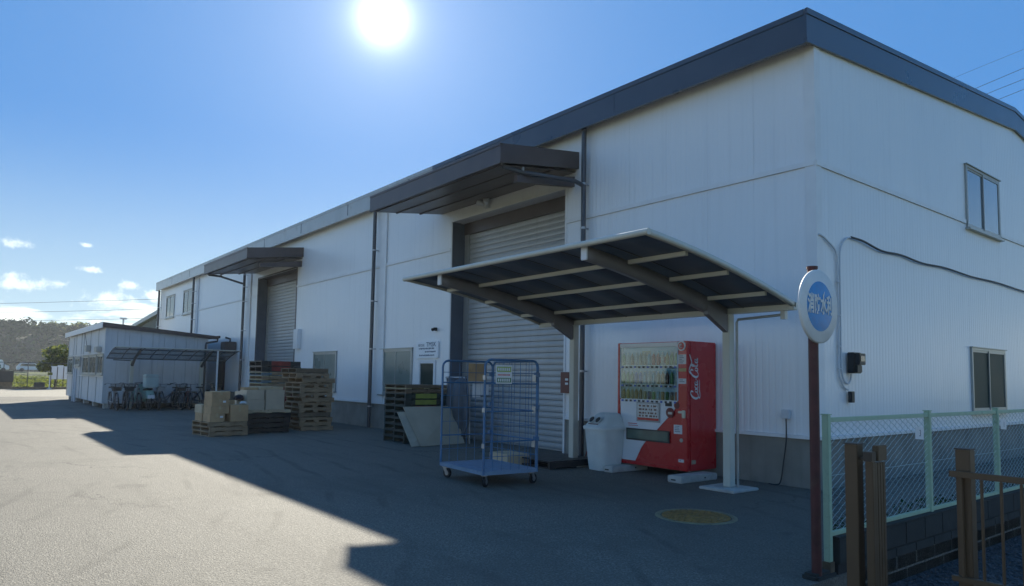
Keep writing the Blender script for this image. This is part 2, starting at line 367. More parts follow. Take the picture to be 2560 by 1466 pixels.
# roof, fascias and soffit
def slab(name, pts, x0, x1, mt, bevel=0, parent=WH): return MB().prism(pts, x0, x1, axis='x').build(name, mt, parent, bevel=bevel)
slab('roof_sheet', [(-.2, 6.58), (-.2, 6.64), (RY, 7.46), (DEP+.3, 6.64), (DEP+.3, 6.58), (RY, 7.40)], X0-.25, .0, FASC)
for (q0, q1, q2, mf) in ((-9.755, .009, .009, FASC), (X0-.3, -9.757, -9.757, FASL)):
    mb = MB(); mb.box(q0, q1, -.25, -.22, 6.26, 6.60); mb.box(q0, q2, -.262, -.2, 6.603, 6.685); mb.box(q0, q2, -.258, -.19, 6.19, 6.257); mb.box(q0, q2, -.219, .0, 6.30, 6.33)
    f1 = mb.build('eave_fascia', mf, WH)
mb = MB()
for i in range(1, 11): mb.box(-i*3.64-.01, -i*3.64+.03, -.256, -.24, 6.262, 6.598)
mb.build('fascia_joint', FASC, f1)
def rake(za, zb, o, name, par=WH):
    mb = MB()
    for (ya, yb, A, B) in ((-.264, RY, 0, .81), (RY, DEP+.3, .81, 0)):
        mb.prism([(ya, za+A), (yb, za+B), (yb, zb+B), (ya, zb+A)], .05+o-.04, .05+o, axis='x')
    return mb.build(name, FASC, par)
rk = rake(6.265, 6.595, 0, 'rake_fascia'); rake(6.60, 6.685, .014, 'rake_cap', rk); rake(6.19, 6.26, .008, 'rake_edge', rk)
MB().prism([(-.2, 6.3), (RY, 7.12), (DEP+.3, 6.3), (DEP+.3, 6.33), (RY, 7.15), (-.2, 6.33)], -.0, .02, axis='x').build('rake_soffit', FASC, WH)
# windows
def window(parent, w, h, loc, rz, glass, nm='window'):
    """loc = lower left seen from outside, at the cladding face; frame > panes, sill"""
    mb = MB(); t_ = .045
    mb.box(0, w, -.035, .03, h-t_, h); mb.box(0, w, -.035, .03, 0, t_); mb.box(0, t_, -.035, .03, t_, h-t_); mb.box(w-t_, w, -.035, .03, t_, h-t_)
    mb.box(-.03, w+.03, -.06, .0, h+.002, h+.02)
    f = mb.build(nm, ALU, parent, loc, (0, 0, rz))
    for k, (a, b, y) in enumerate(((t_, w/2+.02, -.005), (w/2-.02, w-t_, -.02))):
        mb = MB()
        for q in ((a, a+.028), (b-.028, b)): mb.box(q[0], q[1], y-.012, y+.002, t_, h-t_)
        mb.box(a+.028, b-.028, y-.012, y+.002, t_, t_+.04); mb.box(a+.028, b-.028, y-.012, y+.002, h-t_-.035, h-t_)
        mb.build('sash', ALU, f); MB().box(a+.03, b-.03, y, y+.004, t_+.04, h-t_-.035).build('pane', glass, f)
    MB().box(-.04, w+.04, -.085, .0, -.035, -.003).build('sill', ALU, f)
    MB().box(.01, w-.01, .025, .03, .01, h-.01).build('backing', DARK, f)
    return f
for (a, b, c, d) in fholes[2:4]: window(front, b-a, d-c, (a, -.004, c), 0, FROST)
for (a, b, c, d) in fholes[5:7]: window(front, b-a, d-c, (a, -.004, c), 0, GLASS)
window(gable, 7.34-5.55, 2.163-.95, (.004, 5.55, .95), R(90), DFROST); window(gable, 7.34-5.55, 5.655-4.437, (.004, 5.55, 4.437), R(90), SKYG)
# small service window with a plain white frame below the company sign
mb = MB(); a, b, c, d = fholes[4]; w = b-a; h = d-c
mb.box(0, w, -.03, .03, h-.08, h); mb.box(0, w, -.03, .03, 0, .08); mb.box(0, .08, -.03, .03, .08, h-.08); mb.box(w-.08, w, -.03, .03, .08, h-.08)
f = mb.build('service_window', WHITE, front, (a, -.004, c)); MB().box(.08, w-.08, 0, .01, .08, h-.08).build('pane', GLASS, f)
# roller shutters
REV = mat('slate_reveal', (.10, .125, .16), .5)
def shutter(a, b):
    o = MB().box(a-.0, b+.0, .46, .5, 0, DT).build('shutter', DARK, WH)
    pit = .1225; n = int((DT-.30)/pit)
    pr = [(.0, .0), (-.014, .012), (-.017, .05), (-.013, .09), (0, .102), (.0, pit-.004), (.02, pit-.004), (.02, 0)]
    me = MB().prism(pr, 0, b-a-.36, axis='x').mesh('slat', SHUT)
    for i in range(n): put('slat', me, o, (a+.18, .405, .03+i*pit))
    MB().box(a+.18, b-.18, .375, .44, .0, .03).build('bottom_rail', ALU, o)
    MB().box(a+.012, a+.18, .36, .44, 0, DT-.28).build('guide_rail', ALU, o); MB().box(b-.18, b-.012, .36, .44, 0, DT-.28).build('guide_rail', ALU, o)
    MB().box(a, b, .33, .44, DT-.28, DT).build('header', BROWNM, o)
    mb = MB(); mb.box(a-.05, a-.002, -.02, .5, 0, DT); mb.box(b+.002, b+.05, -.02, .5, 0, DT); mb.box(a-.05, b+.05, -.02, .5, DT+.002, DT+.05)
    mb.build('door_surround', BROWNM if a < -15 else TRIM, o)
    MB().box(a+.0, a+.012, .0, .355, 0.01, DT-.01).build('reveal', REV, o); MB().box(b-.012, b, .0, .355, .01, DT-.01).build('reveal', REV, o)
    return o
shutter(D1a, D1b); shutter(D2a, D2b)
mb = MB(); mb.box(X0+.3, -.3, 3, 3.1, 0, 6.2); mb.build('inner_wall', DARK, WH)
# door canopies: sloping box with brown soffit, ribs and a gutter pipe
def canopy(a, b):
    yo = -1.93; o = MB().prism([(0, 5.85), (0, 5.80), (yo+.08, 5.53), (yo+.08, 5.58)], a+.03, b-.03, axis='x').build('door_canopy', BROWNM, WH)
    for q in (a, b-.03): MB().prism([(0, 5.86), (0, 5.53), (yo, 5.26), (yo, 5.61)], q, q+.03, axis='x').build('side_fascia', BROWNM, o)
    mb = MB(); mb.box(a+.031, b-.031, yo, yo+.035, 5.29, 5.57); mb.box(a, b, yo-.012, yo+.05, 5.572, 5.615); mb.box(a, b, yo-.008, yo+.05, 5.25, 5.287); mb.build('front_fascia', BROWNM, o)
    MB().prism([(0, 5.50), (0, 5.48), (yo+.1, 5.24), (yo+.1, 5.26)], a+.1, b-.1, axis='x').build('soffit', BROWNM, o)
    mb = MB()
    for k in range(1, 3):
        yy = yo*k/3; z = 5.48-(-yy)*.127
        mb.box(a+.11, b-.11, yy-.02, yy+.02, z-.03, z-.003)
    mb.build('soffit_rib', BROWNM, o)
    MB().prism([(0, 5.40), (0, 5.20), (yo*.75, 5.02), (yo*.75, 5.16)], b-.22, b-.12, axis='x').build('bracket', BROWNM, o)
    return o
c1 = canopy(-9.75, -4.76); c2 = canopy(-23.6, -18.5)
def pipe(parent, pts, r, name='downspout', mt=PIPE, br=()):
    o = MB().tube(pts, r, 10).build(name, mt, parent)
    for p in br:
        mb = MB(); mb.tube([(p[0]+.0, p[1], p[2]-.02), (p[0], p[1], p[2]+.02)], r+.008, 10); mb.box(p[0]-.012, p[0]+.012, p[1]+r, .0, p[2]-.012, p[2]+.012)
        mb.build('pipe_bracket', STEEL, o)
    return o
pipe(WH, [(-4.5, -.13, 6.25), (-4.5, -.13, 0.02)], .048, br=[(-4.5, -.13, z) for z in (5.15, 4.3, 3.0, 1.6)])
pipe(WH, [(-12.95, -.15, 6.25), (-12.95, -.15, 0.02)], .052, br=[(-12.95, -.15, z) for z in (5.0, 3.55, 2.2, .6)])
pipe(WH, [(-24.35, -.15, 6.25), (-24.35, -.15, .02)], .055, br=[(-24.35, -.15, z) for z in (5.5, 5.0, 4.4, 3.2, 2.0)])
pipe(WH, [(-32.25, -.15, 6.25), (-32.25, -.15, .02)], .055, br=[(-32.25, -.15, z) for z in (5.5, 4.9, 4.1)])
pipe(WH, [(-39.8, -.15, 6.2), (-39.8, -.15, .02)], .06, br=[(-39.8, -.15, z) for z in (5.2, 4.1)])
def elbow(par, x, xe, ye=-1.79):
    pipe(par, [(x, ye, 5.32), (x, ye+.02, 5.24), (x, -1.3, 5.22), (x+.1*(xe-x), -1.25, 5.215), (xe, -.35, 5.16), (xe, -.15, 5.12)], .042, 'gutter_pipe')
    mb = MB()
    for (yy, z) in ((ye, 5.3), (-1.32, 5.27)): mb.tube([(x, yy, z-.03), (x, yy, z+.05)], .03, 8)
    mb.build('pipe_clip', STEEL, c1 if x > -15 else c2)
elbow(c1, -4.88, -4.5); elbow(c2, -23.5, -24.35)
# white column cladding beside the doors
for x in (-12.6, -24.0, -31.9): MB().box(x-.17, x+.17, -.05, -.012, .72, 6.15).build('column_cover', TRIM, front)
# twin floodlight under the near canopy
o = MB().box(-7.75, -7.65, -.12, -.03, 5.28, 5.42).build('floodlight', WHITE, WH)
for s in (-1, 1):
    MB().lathe([(.0, 0), (.035, .0), (.045, .05), (.075, .16), (.078, .17), (.0, .165)], 14, Matrix.Translation((-7.7+.04*s, -.1, 5.36)) @ Matrix.Rotation(R(62)*s, 4, 'Y') @ Matrix.Rotation(R(35), 4, 'X')).build('lamp_head', WHITE, o)
# camera on the wall, company sign, extinguisher box, switch boxes
mb = MB(); mb.box(-9.80, -9.74, -.05, -.01, 2.58, 2.66); mb.tube([(-9.77, -.05, 2.63), (-9.77, -.14, 2.60)], .038, 10); mb.build('wall_camera', BLACKP, WH)
sg = thing('company_sign', 'white rounded company board reading TMSK fixed above the small service window', 'sign', (-10.13, -.055, 2.12))
mb = MB(); w, h, r_ = .51, .21, .05; pts = []
for (cx, cy, a0) in ((w-r_, h-r_, 0), (-w+r_, h-r_, 90), (-w+r_, -h+r_, 180), (w-r_, -h+r_, 270)):
    for k in range(6): a = R(a0+k*18); pts.append((cx+r_*math.cos(a), cy+r_*math.sin(a)))
mb.prism(pts, 0, .045).build('board', mat('sign_board_white', (.84, .86, .88), .35, 0, .02), sg)
INK = mat('grey_ink', (.09, .12, .17), .6)
put('lettering', text_mesh('lettering', 'TMSK', .165, INK, .001, sx=1.12), sg, (.20, -.002, .125), FACE_S)
put('small_lettering', text_mesh('small_lettering', '株式会社', .075, INK, .001), sg, (-.26, -.002, .11), FACE_S)
random.seed(3)
for z, a, b in ((.03, -.38, .36), (-.05, -.08, .42), (-.14, -.36, .36)):
    x = a; mb = MB()
    while x < b:
        ww = random.uniform(.012, .03); mb.box(x, x+ww, -.002, 0.001, z-random.uniform(.014, .022), z+random.uniform(.012, .022)); x += ww+random.uniform(.004, .02)
    mb.build('faded_line', INK, sg)
bx = MB().box(-.19, .19, -.14, 0, 0, .68).build('switch_box', TRIM, None, (-18.62, -.002, 2.33), bevel=.01)
tag(bx, 'white metal switch box on the ribbed wall right of the far shutter', 'switch box')
rb = thing('extinguisher_box', 'brown red fire extinguisher cabinet on the wall behind the left shelter post', 'cabinet', (-4.95, -.01, 1.18))
MB().box(-.12, .12, -.14, 0, 0, .4).build('case', mat('maroon_enamel', (.13, .03, .025), .4), rb, bevel=.006)
mb = MB(); mb.box(.02, .1, -.146, -.141, .24, .28); mb.box(.02, .1, -.146, -.141, .16, .2); mb.build('label', WHITE, rb)
# ------------------------------------------------------------------ shelter over the vending machine
SMOKE = mat('smoked_panel', (.055, .08, .125), .5, 0, .2, 2.5, .0008, 4)
cp = thing('carport', 'cream metal post shelter with dark smoked arched roof over the vending machine', 'carport', (0, 0, 0))
def az_(y): # roof arc height
    return 2.985-.098*(y+3.8)-.032*(y+3.8)**2
XL, XR, YF, YB = -4.76, .22, -3.78, -.95
ys = [YF+(YB-YF)*k/14 for k in range(15)]
def arc_strip(mb, x0, x1, t0, t1, ya=YF, yb=YB, n=14):
    yy = [ya+(yb-ya)*k/n for k in range(n+1)]
    poly = [(y, az_(y)+t0(y)) for y in yy]+[(y, az_(y)+t1(y)) for y in reversed(yy)]
    # swept quads (polygon is concave-safe as strips)
    for k in range(n):
        a, b = yy[k], yy[k+1]
        vs = [(x, y, az_(y)+f(y)) for x in (x0, x1) for (y, f) in ((a, t0), (b, t0), (b, t1), (a, t1))]
        fs = [(0, 1, 5, 4), (3, 7, 6, 2), (0, 3, 2, 1), (4, 5, 6, 7)]
        if k == 0: fs.append((0, 4, 7, 3))
        if k == n-1: fs.append((1, 2, 6, 5))
        mb.add(vs, fs, True)
c0 = lambda v: (lambda y: v)
npn = 7; pw = (XR-XL-.06)/npn
for i in range(npn):
    mb = MB(); arc_strip(mb, XL+.03+i*pw+.006, XL+.03+(i+1)*pw-.006, c0(-.006), c0(0.0), YF+.02, YB-.02)
    mb.build('roof_panel', SMOKE, cp)
    if i:
        mb = MB(); arc_strip(mb, XL+.03+i*pw-.012, XL+.03+i*pw+.012, c0(-.012), c0(-.0065), YF+.03, YB-.03); mb.build('panel_joint', BLACKP, cp)
for x in (XL, XR-.05):
    mb = MB(); arc_strip(mb, x, x+.05, c0(-.035), c0(.03)); mb.build('edge_trim', IVORY, cp)
MB().tube([(XL-.01, YF-.01, az_(YF)-.005), (XR+.01, YF-.01, az_(YF)-.005)], .035, 12).build('front_rail', IVORY, cp)
MB().box(XL, XR, YB-.04, YB+.06, az_(YB)-.07, az_(YB)+.03).build('back_gutter', IVORY, cp, bevel=.008)
for y in (-3.03, -2.26, -1.47):
    for a, b in ((XL+.1, -3.885), (-3.775, -.835), (-.725, XR-.1)):
        MB().box(a, b, y-.022, y+.022, az_(y)-.058, az_(y)-.008).build('purlin', IVORY, cp)
for x in (-3.83, -.78):
    mb = MB(); arc_strip(mb, x-.045, x+.045, lambda y: -.16-.055*min(1, (y-YF)/2.6), c0(-.0135), YF+.07, YB-.075)
    am = mb.build('cantilever_arm', BEAMD, cp); MB().box(x-.05, x+.05, YF+.045, YF+.068, az_(YF)-.175, az_(YF)-.01).build('end_cap', WHITE, am, bevel=.006)
for k, x in enumerate((-3.855, -.80)):
    po = MB().box(x, x+.115, -1.06, -.945, .04, 2.42 if 0 else az_(YB)-.075).build('post', IVORY, cp, bevel=.006)
    MB().prism([(-1.06, 2.12), (-1.06, 2.36), (-1.5, 2.46), (-1.5, 2.34)], x+.02, x+.095, axis='x').build('knee_plate', BEAMD, po)
    MB().box(x-.22, x+.33, -1.30, -.72, .0, .035).build('base_pad', CONCL, po, bevel=.01)
MB().box(-3.868, -3.860, -1.03, -1.0, 1.58, 1.76).build('reflector', WHITE, cp)
mb = MB(); mb.tube([(-.662, -.92, .03), (-.662, -.92, 2.26), (-.64, -.92, 2.30), (.02, -.90, 2.33)], .018, 8); dp = mb.build('drain_pipe', ALU, cp)
MB().box(.0, .06, -.94, -.87, 2.27, 2.42).build('drain_bracket', ALU, dp)

# ------------------------------------------------------------------ vending machine
RED = mat('vending_red', (.50, .014, .02), .28, 0, .06, 3, coat=.35)
REDD = mat('vending_dark_red', (.16, .012, .014), .4)
LWHITE = mat('vending_white', (.72, .76, .80), .3, 0, .02, coat=.3)
vm_ = thing('vending_machine', 'red drink vending machine with white cursive lettering on its side under the shelter', 'vending machine', (-1.64, -.735, .115))
# local: x from -1.36 (left) to 0, front at y=0, z 0..1.935
Wv, Hv, Dv = 1.40, 1.935, .72
mb = MB(); mb.box(-Wv, 0, .07, Dv, 0, Hv); mb.build('cabinet', RED, vm_, bevel=.012)
mb = MB(); mb.box(-Wv, -Wv+.055, -.0, .068, .0, Hv); mb.box(-.165, 0, .0, .068, .0, Hv); mb.box(-Wv+.056, -.166, .0, .068, 0, .05); dr = mb.build('door_frame', RED, vm_, bevel=.008)
MB().box(-Wv+.056, -.166, .018, .066, .051, 1.03).build('lower_door', RED, vm_)
X = lambda wx: wx+1.64; Z = lambda wz: wz-.115
wp = [(X(-2.98), Z(1.14)), (X(-2.94), Z(.175)), (X(-2.66), Z(.175)), (X(-2.64), Z(.21)), (X(-2.59), Z(.30)), (X(-2.53), Z(.40)), (X(-2.46), Z(.48)), (X(-2.34), Z(.58)), (X(-2.22), Z(.69)), (X(-2.08), Z(.82)), (X(-1.99), Z(.90)), (X(-1.90), Z(.985)), (X(-1.84), Z(1.08)), (X(-1.83), Z(1.14))]
MB().prism(wp, .006, .017).build('white_panel', LWHITE, vm_)
# display window : recessed box, glass, light bar, rows
mb = MB(); a, b, z0, z1 = -Wv+.056, -.166, 1.035, Hv-.015
LINER = mat('display_liner', (.50, .62, .74), .5, 0, .05)
mb.box(a, b, .062, .068, z0, z1); mb.box(a, a+.02, .0, .061, z0, z1); mb.box(b-.02, b, .0, .061, z0, z1); ds = mb.build('display_case', LINER, vm_)
MB().box(a, b, -.012, .03, z1-.065, z1+.0).build('light_bar', LWHITE, vm_, bevel=.008)
GL2 = bpy.data.materials.new('display_glass'); GL2.use_nodes = True; t_ = GL2.node_tree; t_.nodes.clear()
o_ = t_.nodes.new('ShaderNodeOutputMaterial'); mx = t_.nodes.new('ShaderNodeMixShader'); tr_ = t_.nodes.new('ShaderNodeBsdfTransparent'); gs = t_.nodes.new('ShaderNodeBsdfGlossy'); lw = t_.nodes.new('ShaderNodeLayerWeight')
tr_.inputs[0].default_value = (.88, .95, .95, 1); gs.inputs['Roughness'].default_value = .03; lw.inputs['Blend'].default_value = .28
t_.links.new(lw.outputs['Fresnel'], mx.inputs[0]); t_.links.new(tr_.outputs[0], mx.inputs[1]); t_.links.new(gs.outputs[0], mx.inputs[2]); t_.links.new(mx.outputs[0], o_.inputs[0])
MB().box(a+.021, b-.021, -.003, .001, z0, z1-.066).build('display_pane', GL2, vm_)
random.seed(11)
dcol = [(.12, .28, .10), (.42, .36, .25), (.42, .04, .03), (.10, .30, .12), (.03, .12, .48), (.30, .16, .07), (.6, .62, .62), (.12, .06, .05), (.02, .05, .25), (.45, .34, .12), (.2, .45, .62), (.03, .03, .03)]
CM = [mat('drink_%s' % w, c, .3, 0, .25, 60, coat=.3) for w, c in zip(('green', 'beige', 'cola_red', 'tea', 'blue', 'amber', 'milky', 'coffee', 'navy', 'gold', 'pale_blue', 'black'), dcol)]
CAPW = mat('bottle_cap', (.6, .6, .58), .4)
def bottle(h, r, cm):
    key = ('bt', round(h, 3), cm.name)
    if key not in MATS:
        m_ = MB(); m_.lathe([(0, 0), (r, .005), (r, h*.28), (r*.9, h*.34), (r, h*.42), (r, h*.62), (r*.85, h*.72), (r*.4, h*.88), (r*.38, h*.9)], 10)
        m_.cur = 1; m_.lathe([(r*.42, h*.9), (r*.42, h), (0, h)], 8); MATS[key] = m_.mesh('bottle', [cm, CAPW])
    return MATS[key]
def can(h, r, cm):
    key = ('cn', round(h, 3), cm.name)
    if key not in MATS:
        m_ = MB(); m_.lathe([(0, 0), (r*.8, .0), (r, .01), (r, h-.012), (r*.8, h), (0, h-.004)], 10); MATS[key] = m_.mesh('drink_can', [cm])
    return MATS[key]
rows = [(1.415-.115+.275, 'b'), (1.385-.115+.0, 'b'), (1.10-.115+.055, 'c')]
shelf_z = [Z(1.685), Z(1.39), Z(1.15)]
for ri, sz in enumerate(shelf_z):
    rl = MB().box(a+.022, b-.022, .004, .058, sz-.012, sz+.002).build('display_shelf', LWHITE, vm_)
    nb = 13
    for i in range(nb):
        x = a+.055+(b-a-.11)*i/(nb-1)
        if ri < 2 or i < 5: c = CM[(0, 6, 5, 6, 1, 1, 10, 2, 2, 6, 9, 3, 0)[i] if ri == 0 else ((3, 3, 0, 4, 4, 10, 6, 10, 1, 5, 7, 3, 6)[i] if ri == 1 else (5, 9, 1, 5, 7)[i])]; put('bottle', bottle(.205 if ri < 2 else .17, .027, c), rl, (x, .034, sz+.003))
        else: put('drink_can', can(.125, .025, CM[(i*7+ri) % 12]), rl, (x, .034, sz+.003))
        MB().box(x-.018, x+.018, -.008, .003, sz-.042, sz-.014).build('select_button', BLACKP if i % 3 else CM[4], rl)
        if i % 2: MB().box(x-.043, x-.022, -.006, .002, sz-.04, sz-.016).build('price_tag', WHITE, rl)
# promotional cards in the window (blank coloured paper)
for (x0, x1, zb, zt, c) in ((-.60, -.36, 1.72, 1.80, CM[10]), (-.62, -.40, 1.60, 1.70, CM[2]), (-.95, -.70, 1.60, 1.72, CM[6]), (-.92, -.75, 1.72, 1.80, CM[1]), (-.62, -.25, 1.44, 1.52, CM[10])):
    MB().box(x0, x1, .054, .057, zb, zt).build('display_card', c, ds)
# poster, buttons, coin unit, stickers, take-out door
def plate(nm, x0, x1, zb, zt, mt, y=-.004, par=vm_, th=.010, bev=.003): return MB().box(X(x0), X(x1), y, y+th, Z(zb), Z(zt)).build(nm, mt, par, bevel=bev)
pp = plate('poster_frame', -2.625, -2.15, .80, 1.105, mat('poster_grey', (.35, .36, .36), .4), y=-.006)
plate('poster', -2.60, -2.175, .865, 1.085, CM[6], y=-.009, par=pp, th=.0025, bev=0); plate('poster_band', -2.60, -2.175, .825, .862, RED, y=-.009, par=pp, th=.0025, bev=0)
mb = MB(); random.seed(5)
for rz_ in (1.05, .995, .94, .895):
    x = -2.57
    while x < -2.22:
        w_ = random.uniform(.02, .06); mb.box(X(x), X(x+w_), -.0105, -.0085, Z(rz_)-.015, Z(rz_)+.012); x += w_+random.uniform(.015, .035)
mb.build('poster_print', CM[7], pp)
plate('bill_slot', -2.05, -1.925, 1.06, 1.108, BLACKP, y=-.004)
MB().cyl((X(-1.955), .004, Z(.965)), .075, -.014, 22, 'y').build('coin_dial', REDD, vm_); MB().box(X(-1.955)-.03, X(-1.955)+.05, -.02, -.008, Z(.965)-.025, Z(.965)+.012).build('coin_lever', STEEL, vm_, bevel=.004)
MB().cyl((X(-1.83), .014, Z(1.08)), .05, -.02, 18, 'y').build('return_knob', REDD, vm_)
mb = MB(); mb.box(X(-1.80), X(-1.70), -.022, .001, Z(.965), Z(1.0)); mb.box(X(-1.725), X(-1.665), -.026, .001, Z(.895), Z(1.012)); mb.build('door_handle', mat('cream_plastic', (.68, .66, .52), .4), vm_, bevel=.008)
for (x0, x1, zb, zt) in ((-1.80, -1.655, 1.70, 1.845), (-1.80, -1.655, 1.405, 1.485), (-1.885, -1.73, .655, .79), (-1.80, -1.70, .24, .285)):
    s_ = plate('sticker', x0, x1, zb, zt, WHITE, y=-.0035, th=.003, bev=0); mb = MB(); q = zt-.02
    while q > zb+.012: mb.box(X(x0+.02), X(x0+.02+(x1-x0-.04)*random.uniform(.5, 1)), -.005, -.0036, Z(q)-.005, Z(q)+.004); q -= .026
    mb.build('sticker_print', INK, s_)
plate('yellow_sticker', -1.795, -1.655, 1.59, 1.64, mat('yellow_paper', (.5, .4, .2), .6), y=-.0035, th=.003, bev=0)
tk = plate('takeout_frame', -2.84, -1.965, .50, .685, BLACKP, y=-.008, th=.012, bev=.004)
MB().box(X(-2.81), X(-1.995), -.012, -.0085, Z(.525), Z(.665)).build('takeout_flap', mat('smoky_flap', (.10, .16, .13), .18, 0, .2, 5, .001, 9, coat=.6), tk)
MB().cyl((X(-1.745), .001, Z(.565)), .03, -.008, 16, 'y').build('lock', ALU, vm_)
mb = MB(); mb.box(X(-2.81), X(-2.62), .003, .0055, Z(.755), Z(.765)); mb.box(X(-2.80), X(-2.60), .003, .0055, Z(.725), Z(.733)); mb.build('small_print', RED, vm_)
lg = MB().cyl((X(-1.735), .001, Z(1.975)), .075, -.016, 26, 'y').build('round_badge', LWHITE, vm_)
MB().cyl((X(-1.735), -.0155, Z(1.975)), .055, -.003, 24, 'y').build('badge_ring', RED, lg)
mb = MB(); cx_, cz_ = X(-1.735), Z(1.975)
mb.tube([(cx_+.028*math.cos(a_), -.021, cz_+.028*math.sin(a_)) for a_ in [R(50+k*26) for k in range(11)]], .007, 6); mb.tube([(cx_, -.021, cz_+.035), (cx_, -.021, cz_-.005)], .007, 6); mb.build('badge_mark', WHITE, lg)
# side lettering (cursive strokes, reading upwards)
def spline(pts, n=8):
    P_ = [Vector(p) for p in pts]; out = []
    for i in range(len(P_)-1):
        p0 = P_[max(i-1, 0)]; p1 = P_[i]; p2 = P_[i+1]; p3 = P_[min(i+2, len(P_)-1)]
        for k in range(n):
            t = k/n; out.append(.5*((2*p1)+(-p0+p2)*t+(2*p0-5*p1+4*p2-p3)*t*t+(-p0+3*p1-3*p2+p3)*t**3))
    out.append(P_[-1]); return out
def ribbon(mb, pts, wfun, T):
    sp = spline([(x, y, 0) for x, y in pts]); L = len(sp); vs = []
    for i, p in enumerate(sp):
        t = (sp[min(i+1, L-1)]-sp[max(i-1, 0)]).normalized(); nn = Vector((-t.y, t.x, 0)); w_ = wfun(i/(L-1), t)
        vs += [T(p+nn*w_), T(p-nn*w_)]
    mb.add(vs, [(2*i, 2*i+1, 2*i+3, 2*i+2) for i in range(L-1)])
def script_logo(parent):
    mb = MB()
    # u runs along the word (0..10.4), v up; mapped to side face rotated 90 degrees
    T = lambda p: Vector((.0135, (.5-p.y)*.072+.185+.02, Z(1.185)+p.x*.0655))
    cal = lambda lo_, hi_: (lambda s, t: (lo_+(hi_-lo_)*abs(t.y)**1.3)*(.35+.65*math.sin(math.pi*min(max(s, .02), .98))**.5))
    thick = cal(.09, .26); thin = cal(.06, .17)
    def small_o(x): ribbon(mb, [(x+.42, 1.0), (x+.1, .75), (x+.05, .2), (x+.35, 0), (x+.68, .35), (x+.62, .85), (x+.40, 1.0)], thin, T)
    def small_c(x): ribbon(mb, [(x+.68, .85), (x+.42, 1.05), (x+.1, .7), (x+.08, .2), (x+.38, -.02), (x+.85, .35)], thin, T)
    def small_a(x):
        ribbon(mb, [(x+.62, .95), (x+.3, 1.02), (x+.05, .55), (x+.2, .02), (x+.5, .2), (x+.68, .95)], thin, T); ribbon(mb, [(x+.72, 1.05), (x+.62, .35), (x+.78, .0), (x+1.1, .3)], thin, T)
    def cap_c(x, tail):
        ribbon(mb, [(x+1.55, 1.55), (x+1.75, 2.1), (x+1.3, 2.45), (x+.55, 1.9), (x+.1, .9), (x+.2, .1), (x+.75, -.15), (x+1.35, .25)], thick, T)
        ribbon(mb, tail, thick, T)
    cap_c(0, [(.55, -.1), (.2, -.55), (.9, -.75), (2.2, -.5), (3.6, -.55), (4.4, -.45)])
    small_o(1.5); small_c(2.35); small_a(3.15); ribbon(mb, [(4.25, .55), (4.8, .7)], thin, T)
    cap_c(4.9, [(5.6, 2.3), (6.3, 2.9), (7.3, 2.6), (8.2, 2.05), (9.1, 2.3), (10.1, 2.75)])
    small_o(6.35); ribbon(mb, [(7.35, .5), (7.8, 1.6), (7.75, 2.2), (7.5, 1.8), (7.5, .3), (7.8, 0), (8.1, .3)], thin, T); small_a(8.25)
    mb.build('side_lettering', WHITE, parent, recalc=False)
script_logo(vm_)
MB().box(.0005, .003, .1, .2, .1, .16).build('side_label', CM[1], vm_)
mb = MB()
for x in (-1.30, -.06):
    for y in (.12, .62): mb.cyl((x, y, -.012), .02, .012, 8)
mb.build('levelling_foot', STEEL, vm_)
def kerb_stone(lbl, x0, x1):
    o = thing('concrete_block', lbl, 'concrete block', ((x0+x1)/2, -.75, 0), 0, 'blocks under the vending machine')
    h = (x1-x0)/2
    MB().box(-h, h, -.42, .42, 0, .098).build('block', CONCL, o, bevel=.012)
    mb = MB()
    for z in (.04,):
        mb.box(-.06, .02, -.424, -.419, z-.008, z+.01); mb.box(h-.0, h+.003, .1, .13, z, z+.02)
    mb.build('lifting_slot', DARK, o)
kerb_stone('pale concrete block under the left end of the vending machine', -2.93, -2.73)
kerb_stone('pale concrete block under the right end of the vending machine', -1.66, -1.40)
# ------------------------------------------------------------------ recycling bin
BINW = mat('bin_plastic', (.66, .70, .68), .45, 0, .06, 6, .0008, 30)
bn = thing('recycling_bin', 'pale grey tapered can and bottle bin with two round holes beside the vending machine', 'bin', (-3.13, -.93, 0), R(-4))
def rr_(w, d, r, n=5):
    pts = []
    for (cx, cy, a0) in ((w-r, d-r, 0), (-w+r, d-r, 90), (-w+r, -d+r, 180), (w-r, -d+r, 270)):
        for k in range(n+1): a = R(a0+90*k/n); pts.append((cx+r*math.cos(a), cy+r*math.sin(a)))
    return pts
def loft(mb, secs):
    n = len(secs[0][0]); vs = []
    for pts, z in secs: vs += [(x, y, z) for x, y in pts]
    fs = [list(range(n-1, -1, -1)), [len(vs)-n+k for k in range(n)]]
    mb.add(vs, fs); mb.add(vs, [(i*n+k, i*n+(k+1) % n, (i+1)*n+(k+1) % n, (i+1)*n+k) for i in range(len(secs)-1) for k in range(n)], True)
mb = MB(); loft(mb, [(rr_(.185, .22, .09), 0), (rr_(.20, .235, .1), .1), (rr_(.245, .28, .12), .655)]); mb.build('bin_body', BINW, bn)
mb = MB(); loft(mb, [(rr_(.262, .297, .12), .64), (rr_(.268, .303, .12), .69), (rr_(.255, .29, .12), .70)]); mb.build('bin_rim', BINW, bn)
mb = MB(); base = rr_(.25, .285, .12)
def lid_sec(t):
    w, d = .245*(1-.25*t), .28*(1-.18*t); return [(x, y-.0+max(0, (.28-0)*0)+(.16*t if y < 0 else 0.0)) for x, y in rr_(w, d, .11)]
loft(mb, [(lid_sec(0), .695), (lid_sec(.25), .75), (lid_sec(.8), .86), ([(x*.93, y*.95+.01) for x, y in lid_sec(.95)], .895), ([(x*.7, y*.7+.03) for x, y in lid_sec(1)], .91)])
ld = mb.build('bin_lid', BINW, bn)
tilt = Matrix.Translation((0, -.212, .802)) @ Matrix.Rotation(R(52), 4, 'X')
